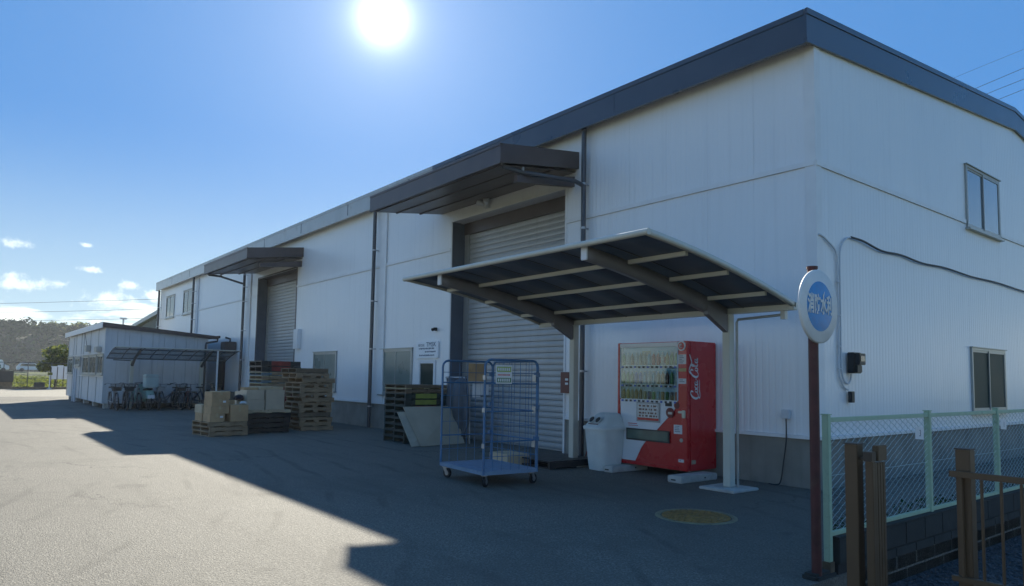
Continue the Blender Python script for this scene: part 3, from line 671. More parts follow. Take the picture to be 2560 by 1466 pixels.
for s in (-1, 1):
    mb = MB(); mb.lathe([(.0, .006), (.056, .006)], 20, tilt @ Matrix.Translation((s*.075, 0.0, 0.0))); mb.build('hole', DARK, ld)
    mb = MB(); mb.tube([tilt @ Vector((s*.075+.058*math.cos(k*math.pi/10), .058*math.sin(k*math.pi/10), .006)) for k in range(20)], .006, 6, closed=True); mb.build('hole_rim', BINW, ld)
mb = MB(); x = -.12
while x < .1: mb.box(x, x+.026, -.262, -.2595, .715, .742, M=Matrix.Translation((0, .012, 0))); x += .034
mb.build('bin_print', mat('maroon_print', (.12, .03, .03), .6), ld)
# small red folding frame leaning beside the bin
TUBER = mat('faded_red_tube', (.30, .07, .045), .45, 0, .3, 9)
fr = thing('folding_stand', 'faded red tubular folding stand with bundled cords behind the left shelter post', 'stand', (-3.74, -.52, 0))
for s, y in ((-1, -.18), (1, -.12)): MB().tube([(s*.13, y, .0), (s*.06, y+.1, .35), (s*-.03, y+.14, .58), (s*-.10, y+.16, .68)], .011, 7).build('leg', TUBER, fr)
MB().tube([(-.15, -.02, .66), (.13, -.02, .65)], .012, 7).build('crossbar', TUBER, fr)
mb = MB(); random.seed(2)
for k in range(5): c = Vector((random.uniform(-.06, .1), -.03, random.uniform(.42, .56))); mb.tube([c+Vector((.07*math.cos(a_), .02*math.sin(2*a_), .06*math.sin(a_))) for a_ in [k2*math.pi/7 for k2 in range(14)]], .009, 6, closed=True)
mb.build('cord_bundle', TUBER, fr)
MB().box(-.13, .15, .1, .30, .0, .55).build('sack', mat('brown_sack', (.06, .045, .05), .9, 0, .3, 10, .01, 12), fr, bevel=.04)

# ------------------------------------------------------------------ roll cage trolley
BLUE = mat('trolley_blue', (.05, .15, .28), .4, 0, .2, 7, dirt=(.06, .07, .10, .5), dscale=9)
BLUED = mat('trolley_deck_blue', (.17, .27, .38), .45, 0, .15, 6, dirt=(.08, .10, .16, .6), dscale=7)
RUB = mat('black_rubber', (.015, .015, .016), .7)
rc = thing('roll_cage', 'tall blue wire roll cage trolley on castors with its front side open', 'roll cage', (-3.15, -3.285, 0), R(-5))
LX, LY = .60, .43
mb = MB(); mb.box(-LX, LX, -LY, LY, .185, .21); mb.box(-LX, LX, -LY-.012, -LY-.001, .165, .215); mb.box(-LX, LX, LY+.001, LY+.012, .165, .215); mb.box(-LX-.012, -LX-.001, -LY-.012, LY+.012, .165, .215); mb.box(LX+.001, LX+.012, -LY-.012, LY+.012, .165, .215)
mb.build('deck', BLUED, rc)
def cage_panel(L, nm):
    """frame in local xz, x 0..L"""
    r_ = .09; pts = [(0, 0, .17), (0, 0, 1.69-r_)]+[(r_-r_*math.cos(R(a_)), 0, 1.69-r_+r_*math.sin(R(a_))) for a_ in (30, 60, 90)]+[(L-r_+r_*math.sin(R(a_)), 0, 1.69-r_+r_*math.cos(R(a_))) for a_ in (0, 30, 60, 90)]+[(L, 0, .17)]
    e = bpy.data.objects.new(nm, MB().tube(pts, .0165, 8).mesh(nm, BLUE)); COL.objects.link(e)
    for z in (1.37, 1.0, .60): MB().tube([(0.01, 0, z), (L-.01, 0, z)], .011, 6).build('crossbar', BLUE, e)
    mb = MB(); n = int(L/.14)
    for i in range(1, n): mb.tube([(L*i/n, .012, .2), (L*i/n, .012, 1.68)], .0042, 5, cap=False)
    for z in (.40, .80, 1.18, 1.52): mb.tube([(.01, .018, z), (L-.01, .018, z)], .0042, 5, cap=False)
    mb.build('wire_grid', BLUE, e)
    return e
pL = cage_panel(2*LY, 'left_side_frame'); pL.parent = rc; pL.location = (-LX, -LY, 0); pL.rotation_euler = (0, 0, R(90))
pB = cage_panel(2*LX-.04, 'back_frame'); pB.parent = rc; pB.location = (-LX+.035, LY-.01, 0)
pR = cage_panel(2*LY, 'right_side_frame'); pR.parent = rc; pR.location = (LX, -LY, 0); pR.rotation_euler = (0, 0, R(90))
for x, y in ((-LX, LY-.02), (LX, LY-.02)):
    for z in (.62, 1.05, 1.5): MB().box(x-.028, x+.028, y-.03, y+.035, z-.03, z+.03).build('hinge_clamp', BLUE, rc)
mb = MB()
for z in (.55, 1.02, 1.45): mb.box(LX-.03, LX+.03, LY-.075, LY-.055, z-.045, z+.045); mb.box(LX-.025, LX+.025, -LY-.022, -LY-.01, z-.03, z+.03)
mb.build('latch', STEEL, rc)
def castor(x, y, a):
    e = bpy.data.objects.new('castor', MB().cyl((0, 0, .15), .045, .014, 14).mesh('castor', STEEL)); COL.objects.link(e); e.parent = rc; e.location = (x, y, 0); e.rotation_euler = (0, 0, a)
    m_ = MB(); 
    for s in (-1, 1): m_.prism([(-.03, .15), (.035, .15), (.065, .075), (.065, .055), (.03, .05)], s*.022-.002, s*.022+.002)
    m_.build('fork', STEEL, e)
    m_ = MB(); m_.cyl((.045, -.016, .068), .068, .032, 18, 'y'); m_.build('castor_wheel', RUB, e); MB().cyl((.045, -.019, .068), .035, .038, 12, 'y').build('hub', STEEL, e)
for (x, y, a) in ((-.55, -.38, .3), (.54, -.38, 2.2), (.54, .38, 1.9), (-.55, .38, .6)): castor(x, y, a)
# notice plate tied to the right side, card and papers on the back mesh
np_ = thing('notice_plate', 'white and green notice plate hung on the right side of the blue roll cage', 'sign', (-3.15, -3.285, 0), R(-5))
GRN = mat('notice_green', (.05, .18, .06), .5); LGRN = mat('notice_light_green', (.30, .42, .08), .5)
mb = MB(); mb.box(LX-.035, LX-.028, -.27, .0, 1.36, 1.63); 
mb = MB(); mb.box(LX+.022, LX+.028, -.28, -.02, 1.37, 1.625); mb.build('plate', WHITE, np_, bevel=.004)
MB().box(LX+.0285, LX+.031, -.262, -.038, 1.53, 1.60).build('light_green_band', LGRN, np_); MB().box(LX+.0285, LX+.031, -.262, -.038, 1.39, 1.45).build('green_band', GRN, np_)
mb = MB(); random.seed(4)
for z, m0 in ((1.565, 0), (1.42, 0)):
    y = -.25
    while y < -.06: mb.box(LX+.0312, LX+.0325, y, y+.022, z-.02, z+.02); y += .034
mb.build('plate_print', WHITE, np_)
mb = MB(); y = -.25
while y < -.06: mb.box(LX+.0285, LX+.030, y, y+.012, 1.48, 1.50); y += .02
mb.build('red_line', RED, np_)
CARD = mat('cardboard', (.50, .325, .175), .85, 0, .14, 4, .0008, 60, dirt=(.33, .22, .115, .5), dscale=5)
CARDL = mat('pale_cardboard', (.55, .43, .28), .85, 0, .12, 4, .0008, 60)
cs = thing('cardboard_sheet', 'brown cardboard sheet hung behind the left side mesh of the blue roll cage', 'cardboard', (-3.15, -3.285, 0), R(-5))
MB().box(-LX-.03, -LX-.024, .02, .34, 1.39, 1.66).build('sheet', CARD, cs)
ps = thing('paper_sheets', 'white paper sheets clipped low behind the mesh below the cardboard in the blue roll cage', 'paper', (-3.15, -3.285, 0), R(-5))
MB().box(-LX-.035, -LX-.031, .10, .24, 1.15, 1.375).build('sheet', WHITE, ps); MB().box(-LX-.035, -LX-.031, .25, .385, 1.18, 1.375).build('sheet', WHITE, ps)

# ------------------------------------------------------------------ pallets and cartons
WOOD = mat('pallet_wood', (.32, .225, .135), .8, 0, .25, 5, .002, 40, stretch=(1, 1, 6), dirt=(.17, .115, .06, .6), dscale=3)
WOODD = mat('weathered_wood', (.17, .125, .08), .85, 0, .25, 5, .002, 40, dirt=(.05, .045, .035, .7), dscale=3)
PGRN = mat('dark_green_pallet', (.03, .045, .04), .6, 0, .3, 5, dirt=(.015, .02, .02, .6))
PRED = mat('red_pallet', (.24, .028, .024), .6, 0, .3, 5, dirt=(.06, .015, .015, .6))
PBLU = mat('grey_blue_pallet', (.13, .19, .22), .6, 0, .2, 5)
PYEL = mat('pale_yellow_wood', (.42, .36, .20), .75, 0, .2, 5, .001, 30)
PLIME = mat('lime_painted_wood', (.25, .30, .06), .7, 0, .2, 6)
def pallet(lbl, loc, rz, w, d, h, wood, wood2=None, runner=None, notch=False, group=None, nboard=6, patch=None):
    """stringers run along local y (d); -Y end shows the openings"""
    wood2 = wood2 or wood
    t = thing('pallet', lbl, 'pallet', loc, rz, group)
    bt = .018 if h < .13 else .022
    def mk(nm, dims, mt, locs):
        key = ('pp', nm, dims, mt.name)
        if key not in MATS: MATS[key] = MB().box(-dims[0]/2, dims[0]/2, -dims[1]/2, dims[1]/2, 0, dims[2]).mesh(nm, mt)
        for L_ in locs: put(nm, MATS[key], t, L_)
    bw = d/nboard*.86
    mk('deck_board', (w, bw, bt), wood, [(0, -d/2+bw/2+i*(d-bw)/(nboard-1), h-bt-.001) for i in range(nboard)])
    sh = h-2*bt-.006
    if notch:
        key = ('notch', d, sh, (runner or wood2).name)
        if key not in MATS:
            poly = [(-d/2, 0), (-d/2+.14, 0), (-d/2+.16, sh*.55), (-d/2+.36, sh*.55), (-d/2+.38, 0), (d/2-.38, 0), (d/2-.36, sh*.55), (d/2-.16, sh*.55), (d/2-.14, 0), (d/2, 0), (d/2, sh), (-d/2, sh)]
            m_ = MB(); seg = [(-d/2, -d/2+.15, 0), (-d/2+.15, -d/2+.37, sh*.5), (-d/2+.37, d/2-.37, 0), (d/2-.37, d/2-.15, sh*.5), (d/2-.15, d/2, 0)]
            for a_, b_, z_ in seg: m_.box(-.022, .022, a_, b_, z_, sh)
            MATS[key] = m_.mesh('stringer', runner or wood2)
        for x in (-w/2+.025, 0, w/2-.025): put('stringer', MATS[key], t, (x, 0, bt+.003))
    else: mk('stringer', (.045, d-.002, sh), runner or wood2, [(x, 0, bt+.003) for x in (-w/2+.025, 0, w/2-.025)])
    mk('bottom_board', (w, bw, bt), wood2, [(0, -d/2+bw/2, .001), (0, 0, .001), (0, d/2-bw/2, .001)])
    if patch: MB().box(w/2-.001, w/2+.004, -.28, .26, bt+.004, h-.004).build('painted_patch', patch, t)
    return t
def carton(lbl, loc, rz, w, d, h, mt=None, group=None, label_=False, tape=True, bev=.006):
    mt = mt or CARD; o = thing('cardboard_box', lbl, 'cardboard box', loc, rz, group)
    key = ('ct', round(w, 3), round(d, 3), round(h, 3), mt.name)
    if key not in MATS: MATS[key] = MB().box(-w/2, w/2, -d/2, d/2, 0, h).mesh('carton', mt, bevel=bev)
    put('carton', MATS[key], o)
    if tape: MB().box(-w/2-.0015, w/2+.0015, -.025, .025, h*.6, h+.0015).build('tape', TAPE, o)
    if label_: MB().box(w/2+.0005, w/2+.002, .06, .13, h*.5, h*.5+.045).build('label', WHITE, o)
    return o
TAPE = mat('parcel_tape', (.50, .36, .2), .35, 0, .1, coat=.3)
# front wooden stack with cartons  (near corner about (-11.97,-4.72))
px, py, pr = -12.42, -4.28, R(7)
for k in range(3):
    pallet('%s thin wooden pallet under the brown cartons in the nearest yard stack' % ('bottom', 'middle', 'top')[k], (px+.01*k, py-.012*k, .11*k), pr+R((0, 1.2, -.8)[k]), .98, .90, .109, WOOD, group='pallets under the brown cartons')
def on(dx, dy, z, ox=px, oy=py, rz=pr):
    c, s = math.cos(rz), math.sin(rz); return (ox+dx*c-dy*s, oy+dx*s+dy*c, z)
base = .332
A_ = [ # dx, dy, z, w, d, h, text
 (.26, -.27, 0, .42, .34, .185, 'front lower brown carton with a white label facing the yard'),
 (-.20, -.30, 0, .44, .28, .185, 'brown carton at the far left of the bottom carton layer'),
 (.26, .24, 0, .44, .42, .38, 'tall brown carton at the right end of the nearest stack'),
 (-.22, .15, 0, .44, .50, .186, 'brown carton hidden at the back of the bottom layer'),
 (.22, -.20, .187, .44, .42, .165, 'brown carton in the second layer of the nearest stack'),
 (-.26, -.30, .187, .42, .26, .19, 'pale ended carton at the left of the second layer'),
 (-.22, .15, .188, .42, .46, .17, 'carton at the back of the second layer'),
 (.20, -.20, .354, .42, .40, .165, 'carton with a small white label in the third layer'),
 (-.18, .16, .36, .42, .3, .12, 'low carton at the back of the third layer'),
 (.17, -.17, .521, .46, .42, .165, 'topmost brown carton of the nearest stack'),
]
for (dx, dy, z, w, d, h, tx) in A_: carton(tx, on(dx, dy, base+z), pr+R(random.uniform(-2.5, 2.5)), w, d, h, CARDL if 'pale' in tx else CARD, 'brown cartons on the nearest pallet stack', 'label' in tx)
# black plastic crates-pallets carrying shrink wrapped cartons, behind
qx, qy = -12.93, -3.22
for k in range(4):
    pallet('%s black plastic pallet below the wrapped cartons' % ('lowest', 'second lowest', 'third', 'uppermost')[k], (qx, qy+.01*k, .122*k), R(4+k), 1.05, 1.15, .120, BLACKP, group='black pallets below the wrapped cartons')
pallet('pale thin wooden pallet between the black pallets and the wrapped cartons', (qx+.02, qy+.01, .49), R(6), 1.06, 1.16, .075, CARDL, nboard=6)
WRAP = mat('wrapped_cardboard', (.54, .44, .32), .35, 0, .1, 5, .003, 12, coat=.3)
B_ = [(.28, -.30, 0, .42, .46, .25, 'wrapped pale carton at the lower left of the rear carton group'), (.28, .20, 0, .42, .48, .49, 'tall wrapped pale carton on the black pallets'), (.27, -.30, .252, .42, .44, .235, 'wrapped pale carton with a dark round mark in the upper row'),
      (-.2, -.2, 0, .44, .5, .44, 'wrapped carton hidden behind the pale front row'), (-.18, .3, 0, .44, .44, .47, 'wrapped carton at the back of the rear group')]
for (dx, dy, z, w, d, h, tx) in B_: carton(tx, on(dx, dy, .567+z, qx, qy, R(5)), R(5+random.uniform(-1, 1)), w, d, h, WRAP, 'wrapped cartons on the black pallets', tape=False)
carton('flat pale carton lid lying on top of the wrapped cartons', on(.1, .12, 1.06, qx, qy, R(5)), R(9), .62, .62, .07, CARDL)
carton('small flat carton at the left on top of the wrapped cartons', on(.18, -.34, 1.056, qx, qy, R(5)), R(-3), .35, .34, .06, CARD)
tp = thing('tin', 'small upright pale tin standing between the two carton groups', 'tin', on(.22, -.62+.02, .567, qx, qy, R(5)))
MB().lathe([(0, 0), (.055, 0), (.055, .22), (.0, .22)], 16).build('can_body', CARDL, tp); 
sk = MB(); sk.lathe([(.0, 0), (.11, .01), (.13, .06), (.09, .12), (.03, .15), (0, .15)], 12, Matrix.Translation((0, 0, .222)), sx=1.2); sk.build('dark_cap', mat('dark_cloth', (.035, .025, .03), .9), tp)
carton('open brown carton with a dark gap beside the topmost carton', on(-.15, .02, base+.521), R(12), .3, .36, .17, CARD, tape=False)
# paper scraps between
sc_ = thing('crumpled_paper', 'crumpled white paper wedged between the brown and wrapped cartons', 'paper', (-12.25, -3.80, .72))
mb = MB(); random.seed(8)
vs = [(random.uniform(-.12, .12), random.uniform(-.1, .1), random.uniform(0, .07)) for _ in range(14)]
bm = bmesh.new(); [bm.verts.new(v) for v in vs]; bmesh.ops.convex_hull(bm, input=bm.verts); me = bpy.data.meshes.new('paper_ball'); bm.to_mesh(me); bm.free(); me.materials.append(WHITE); put('paper_ball', me, sc_)
# tall wooden stack
bx_, by_ = -13.20, -1.80
random.seed(21); z = 0; offs = []
hs = [.11, .11, .125, .125, .13, .13, .125, .13, .13, .12, .125, .125, .13]
for k, h in enumerate(hs):
    dx, dy = (random.uniform(-.03, .03), random.uniform(-.04, .04)); rot = random.uniform(-1.5, 1.5)
    if k == 0: dx = .05
    if k in (7, 10): dx += .05
    if k >= 11: dy -= .10; dx -= .03
    mt = WOODD if k in (3, 12) else WOOD
    nth = ('lowest', 'second', 'third', 'fourth', 'fifth', 'sixth', 'seventh', 'eighth', 'ninth', 'tenth', 'eleventh', 'twelfth', 'topmost')[k]
    pallet('%s wooden pallet counted upwards in the tallest pallet stack' % nth, (bx_+dx, by_+dy, z), R(rot), 1.05, .88, h-.001, mt, runner=mt, notch=k in (2, 4, 5, 7, 9, 11), group='pallets in the tallest stack', nboard=6); z += h
# coloured stack behind
rx, ry = -15.12, -2.05; z = 0
seq = [('red', PRED, .155)]*7+[('pale yellow', PYEL, .105)]*4+[('dark red and black', BLACKP, .155)]*2
ordn = ('lowest', 'second', 'third', 'fourth', 'fifth', 'sixth', 'seventh', 'eighth', 'ninth', 'tenth', 'eleventh', 'twelfth', 'topmost')
for k, (nm, mt, h) in enumerate(seq):
    rn = {'red': PRED, 'pale yellow': (PBLU, WOOD)[k % 2], 'dark red and black': BLACKP}[nm]
    w_ = 1.04
    pallet('%s pallet counted upwards in the mixed stack before the far shutter, %s' % (ordn[k], nm), (rx+(.0 if k < 11 else -.05)+(k % 2)*.03, ry, z), 0, w_, 1.12, h-.001, mt, rn, rn, group='pallets in the mixed colour stack', nboard=5, patch=PRED if k >= 11 else (WOOD if 7 <= k < 11 else None)); z += h
# dark stack by the company sign
cx_, cy_ = -8.85, -1.10; z = 0
for k in range(10):
    h = (.135 if k < 8 else .095); nm = ordn[k]
    mt = PGRN if k < 8 else WOODD
    pt = PRED if k in (4, 5) else (PLIME if k in (6, 7) else None)
    pallet('%s pallet counted upwards in the dark stack under the company sign' % nm, (cx_+random.uniform(-.012, .012)+(.02 if k == 8 else 0), cy_, z), R(random.uniform(-.5, .5)), .93, 1.06, h-.002, PYEL if k == 8 and 0 else mt, PYEL if k == 9 else mt, mt if k != 2 else mt, group='pallets in the dark stack', nboard=6, patch=pt); z += h
# boards leaning on it
BRD = mat('pale_board', (.50, .45, .35), .7, 0, .1, 2, .001, 30, dirt=(.25, .24, .2, .5))
def leaning(lbl, xb, xt, y0, y1, ht, skew, mt, nm='leaning_board'):
    o = thing(nm, lbl, 'board', (0, 0, 0)); nn = Vector((ht, 0, (xb-xt))).normalized()*.014
    q = [Vector((xb, y0+skew, 0)), Vector((xb-.16, y1, 0)), Vector((xt, y1, ht)), Vector((xt, y0, ht))]
    mb = MB(); mb.add([v for v in q]+[v+nn for v in q], [(0, 1, 2, 3), (7, 6, 5, 4), (0, 4, 5, 1), (1, 5, 6, 2), (2, 6, 7, 3), (3, 7, 4, 0)]); mb.build('panel', mt, o, bevel=.003); return o
leaning('pale grey narrow board leaning against the dark pallet stack, front one', -7.74, -8.32, -1.86, -.9, .68, .03, BRD)
leaning('large buff board leaning against the dark pallet stack behind the narrow one', -7.70, -8.33, -1.72, -.42, .79, .1, mat('buff_board', (.46, .40, .30), .75, 0, .12, 2, .001, 30))
# grey tarpaulin bundle hung beside the near shutter
TARP = mat('grey_tarp', (.075, .095, .115), .55, 0, .2, 4, .004, 9)
tb = thing('tarpaulin', 'dark grey tarpaulin draped in a sagging bundle at the left side of the near shutter', 'tarpaulin', (-8.2, -.42, 0))
mb = MB(); nx, nz = 16, 18; vs = []
for j in range(nz+1):
    v = j/nz; z = 1.42-v*1.28
    for i in range(nx+1):
        u = i/nx; half = .44*(1-.0*v) if v < .5 else .44*math.sqrt(max(.05, 1-((v-.5)/.52)**2))
        x = (u*2-1)*half+.10*v; zz = z+(0.05*math.sin(u*9+v*3)); fold = .05*math.sin(u*17+v*2)+.03*math.sin(u*31+v*5); bulge = -.16*math.sin(math.pi*u)*math.sin(math.pi*min(1, v*1.1+.08))
        vs.append((x, fold+bulge, zz))
mb.add(vs, [(j*(nx+1)+i, j*(nx+1)+i+1, (j+1)*(nx+1)+i+1, (j+1)*(nx+1)+i) for j in range(nz) for i in range(nx)], True)
ob = mb.build('cloth', TARP, tb, recalc=False); sm = ob.modifiers.new('solid', 'SOLIDIFY'); sm.thickness = .01
MB().tube([(-.46, -.0, 1.44), (.46, -.0, 1.44)], .02, 8).build('hanging_bar', STEEL, tb); 
for s in (-1, 1): MB().tube([(s*.44, .06, 0), (s*.44, .02, 1.44)], .018, 8).build('leg', STEEL, tb)
# low black pallet with a carton before the shutter
pallet('low black plastic pallet on the ground before the near shutter', (-4.05, -1.22, 0), R(-4), 1.1, 1.0, .13, BLACKP, nboard=8)
carton('pale carton lying on the asphalt behind the blue roll cage', (-4.62, -1.85+.12, 0), R(-6), .62, .42, .17, CARDL)
# manhole cover
IRON = mat('rusty_cover_iron', (.36, .20, .06), .6, .2, .45, 18, .004, 60, dirt=(.06, .05, .035, .8), dscale=9)
mh = thing('manhole_cover', 'round rusty yellow brown manhole cover set in the shaded asphalt', 'manhole cover', (.18, -2.96, 0))
MB().lathe([(.0, .003), (.36, .003), (.36, -.01)], 40).build('cover_plate', IRON, mh)
mb = MB(); mb.lathe([(.375, -.01), (.375, .006), (.43, .006), (.435, -.01)], 40); mb.build('ring_frame', mat('cover_ring_iron', (.25, .22, .13), .65, .2, .4, 12, .003, 50, dirt=(.06, .055, .045, .8), dscale=6), mh)
mb = MB(); random.seed(9)
for k in range(5):
    rr2 = .06+.065*k; n = 6+6*k
    for i in range(n):
        a0 = 2*math.pi*(i+.1)/n; a1 = 2*math.pi*(i+.75)/n
        q = [(rr2*math.cos(a0), rr2*math.sin(a0)), (rr2*math.cos(a1), rr2*math.sin(a1)), ((rr2+.035)*math.cos(a1), (rr2+.035)*math.sin(a1)), ((rr2+.035)*math.cos(a0), (rr2+.035)*math.sin(a0))]
        mb.prism(q, .0035, .0085, axis='z')
tag(mb.build('tread_pattern', IRON, mh), kind='stuff')
# ------------------------------------------------------------------ cables, meter and outlet on the warehouse
PVC = mat('white_conduit', (.62, .64, .66), .45, 0, .05)
CBL = mat('black_cable', (.03, .032, .036), .5)
def P3(pts): return [(.028+(0.0), y, z) for y, z in pts]
em = thing('electric_meter', 'black electric meter box with white conduits looping below it on the end wall', 'electric meter', (.03, .76, 1.6))
mb = MB(); mb.box(0, .10, 0, .22, 0, .30); mb.box(.10, .17, .015, .205, .12, .285); mb.box(.1, .135, .02, .17, .01, .118); mb.build('meter_case', BLACKP, em, bevel=.008)
MB().box(.1705, .175, .05, .17, .17, .25).build('meter_window', GLASS, em)
def cabl(nm, lbl, cat, pts, r, mt, grp=None, straps=()):
    o = thing(nm, lbl, cat, (0, 0, 0), 0, grp); MB().tube(spline(pts, 6), r, 8).build('tube', mt, o)
    for y, z in straps: MB().box(.019, .05, y-.03, y+.03, z-.008, z+.008).build('strap', PVC, o)
    return o
cabl('conduit', 'left one of the two white conduits running down the end wall to the switch box', 'conduit', P3([(.02, 3.52), (.14, 3.50), (.27, 3.45), (.46, 3.36), (.53, 3.2), (.535, 2.9), (.53, 2.2), (.525, 1.64), (.56, 1.5), (.66, 1.4), (.78, 1.36)]), .013, PVC, 'white conduits on the end wall', [(.53, 2.9), (.53, 2.42), (.53, 1.98), (.53, 1.66)])
cabl('conduit', 'right one of the two white conduits bending from the long cable down into the meter', 'conduit', P3([(.95, 3.60), (.80, 3.56), (.64, 3.42), (.60, 3.2), (.595, 2.9), (.59, 2.2), (.59, 1.7), (.64, 1.52), (.76, 1.45), (.85, 1.5), (.87, 1.59)]), .013, PVC, 'white conduits on the end wall')
cabl('wall_cable', 'long black cable sagging along the white end wall towards the right', 'cable', [(.04, .93, 3.60), (.045, 1.3, 3.59), (.045, 1.9, 3.52), (.04, 2.6, 3.54), (.045, 3.4, 3.50), (.04, 4.4, 3.53), (.045, 5.6, 3.50), (.04, 7.0, 3.52), (.045, 8.6, 3.49), (.04, 11, 3.5), (.04, 16, 3.5)], .016, CBL)
sw = thing('switch', 'small black switch box hanging under the meter at the end of the conduit', 'switch', (.03, .76, 1.18)); MB().box(0, .06, 0, .085, 0, .16).build('case', BLACKP, sw, bevel=.005)
ol = thing('outlet', 'small grey outdoor socket low on the front wall with a cable to the ground', 'outlet', (-.52, -.012, .94))
MB().box(0, .12, -.07, -.0, .0, .13).build('hood', PVC, ol, bevel=.01); MB().tube(spline([(.07, -.05, .0), (.07, -.055, -.3), (.03, -.06, -.6), (-.02, -.06, -.88), (-.08, -.08, -.93), (-.2, -.06, -.932)], 5), .009, 6).build('flex', CBL, ol)

# ------------------------------------------------------------------ round road sign
RUST = mat('rusty_red_post', (.085, .022, .018), .6, 0, .3, 7, .001, 30, dirt=(.10, .05, .03, .6), dscale=8)
SBLUE = mat('sign_blue', (.002, .25, .58), .4, 0, .12, 12, dirt=(.02, .16, .45, .5), dscale=20)
SWH = mat('sign_white', (.74, .74, .70), .5, 0, .06, 8, dirt=(.58, .57, .5, .5), dscale=10)
rs = thing('fire_water_sign', 'round white sign with blue centre and 消防水利 lettering on a rusty red post', 'road sign', (2.18, -4.175, 0))
MB().tube([(0, 0, 0), (0, 0, 2.335)], .037, 14).build('post', RUST, rs); MB().cyl((0, 0, 2.325), .041, .018, 14).build('post_cap', RUST, rs)
dk = MB(); dk.lathe([(0, 0), (.268, 0), (.28, .006), (.28, .02), (.27, .028), (.0, .028)], 48, Matrix.Translation((.035, -.01, 2.03)) @ Matrix.Rotation(R(90), 4, 'Y')); dko = dk.build('disc', SWH, rs)
bl = MB(); bl.lathe([(0, .029), (.188, .029), (.190, .0285)], 48, Matrix.Translation((.035, -.01, 2.03)) @ Matrix.Rotation(R(90), 4, 'Y')); bl.build('blue_centre', SBLUE, dko)
tm = text_mesh('sign_lettering', '消防水利', (.104), SWH, .0012, bold=.003); tm.transform(Matrix.Diagonal((.88, 1.5, 1, 1))); put('sign_lettering', tm, dko, (.0668, -.008, 2.035), FACE_E)
MB().add([(.0655, .03, 2.095), (.0655, .045, 2.10), (.0655, .062, 2.15), (.0655, .052, 2.145)], [(0, 1, 2, 3)]).build('scratch', SWH, dko, recalc=False)
mb = MB(); 
for z in (1.9, 2.16): mb.box(-.05, .036, -.012, .012, z-.015, z+.015); mb.box(-.045, .045, -.045, .045, z-.012, z+.012)
mb.build('clamp', STEEL, rs)

# ------------------------------------------------------------------ chain link fence on a block wall
GRNP = mat('pale_green_paint', (.38, .52, .36), .55, 0, .12, 6, dirt=(.20, .25, .17, .6), dscale=6)
MESHW = mat('coated_wire', (.46, .54, .50), .5, 0, .05)
FX_ = 2.18
cf = thing('chain_link_fence', 'pale green chain link fence beside the end wall with numbered cards', 'fence', (FX_, -4.0, 0))
fy = [-4.0+4.0, 1.88, 3.68]+[3.68+1.88*k for k in range(1, 6)]
for k, y in enumerate(fy):
    b0 = .10 if k == 0 else .27
    p = MB().box(-.025, .025, y-.025, y+.025, b0, 1.205).build('post', GRNP, cf, bevel=.004)
    MB().box(-.03, .03, y-.03, y+.03, 1.206, 1.214).build('post_cap', GRNP, p)
    if k == 0: MB().box(-.032, .032, y-.032, y+.032, -.02, .0995).build('rusted_foot', mat('rusted_foot', (.10, .075, .045), .8, 0, .3, 20), p)
for a, b in zip(fy, fy[1:]):
    MB().box(-.016, .016, a+.026, b-.026, 1.15, 1.185).build('top_rail', GRNP, cf, bevel=.004); MB().box(-.016, .016, a+.026, b-.026, .285, .318).build('bottom_rail', GRNP, cf, bevel=.004)
    MB().tube([(.0, a+.026, .74), (0, b-.026, .735)], .0025, 5).build('tension_wire', MESHW, cf)
mb = MB(); s_ = .056; y = .03; zt, zb = 1.148, .32; nr = int((zt-zb)/(s_/2)); k = 0; vs = []; fs = []
while y < fy[-1]-.03:
    pts = []
    for j in range(nr+1):
        z = zb+(zt-zb)*j/nr; sg_ = 1 if (j+k) % 2 else -1
        pts.append((.0022*(1 if j % 2 else -1), y+sg_*s_/2*1.03, z))
    b0 = len(vs); r_ = .0024
    for p in pts: vs += [(p[0]+r_, p[1], p[2]), (p[0]-r_*.5, p[1]+r_*.87, p[2]), (p[0]-r_*.5, p[1]-r_*.87, p[2])]
    for j in range(nr):
        for q in range(3): fs.append((b0+j*3+q, b0+j*3+(q+1) % 3, b0+j*3+3+(q+1) % 3, b0+j*3+3+q))
    y += s_; k += 1
me = bpy.data.meshes.new('chain_link_mesh'); me.from_pydata(vs, [], fs); me.materials.append(MESHW); me.update(); tag(put('chain_link_mesh', me, cf), kind='stuff')
for (y, z, n, nm) in ((1.64, 1.01, '3', 'second'), (3.845, 1.03, '1', 'third')):
    c = thing('number_card', 'small white card with a %s tied to the fence by the %s post' % (n, nm), 'card', (FX_+.02, -4.0+y, z), 0, 'number cards on the fence')
    MB().box(0, .003, -.09, .09, -.055, .055).build('card', WHITE, c); put('number', text_mesh('number', n, .085, INK, .0004), c, (.0038, 0.01, -.002), FACE_E)
    c.rotation_euler = (R(-4), 0, 0)
BLK = mat('wall_block', (.036, .038, .034), .95, 0, .25, 6, .003, 50, dirt=(.022, .026, .022, .7), dscale=4)  # block colour lowered to carry the shade of this corner
bw_ = thing('block_wall', 'low dark concrete block wall under the chain link fence', 'wall', (2.18, -3.95, 0))
MB().box(-.045, .045, .01, 13.2, -.6, .262).build('mortar_core', mat('mortar', (.03, .03, .028), .95), bw_)
bm_ = MB().box(-.06, .06, -.191, .191, 0, .182).mesh('block', BLK, bevel=.005)
for r_ in range(3):
    y = .195 + (.195 if r_ % 2 else 0)
    while y < 13.2: put('block', bm_, bw_, (0, y, .082-.19*r_)); y += .39
MB().box(-.062, .062, 0, 13.2, .2655, .283).build('cap_mortar', BLK, bw_)
ft = thing('fence_footing', 'squat concrete footing at the foot of the first fence post by the sign', 'concrete block', (2.17, -4.14, 0)); MB().box(-.07, .06, -.12, .18, -.25, .045).build('footing', BLK, ft, bevel=.02)
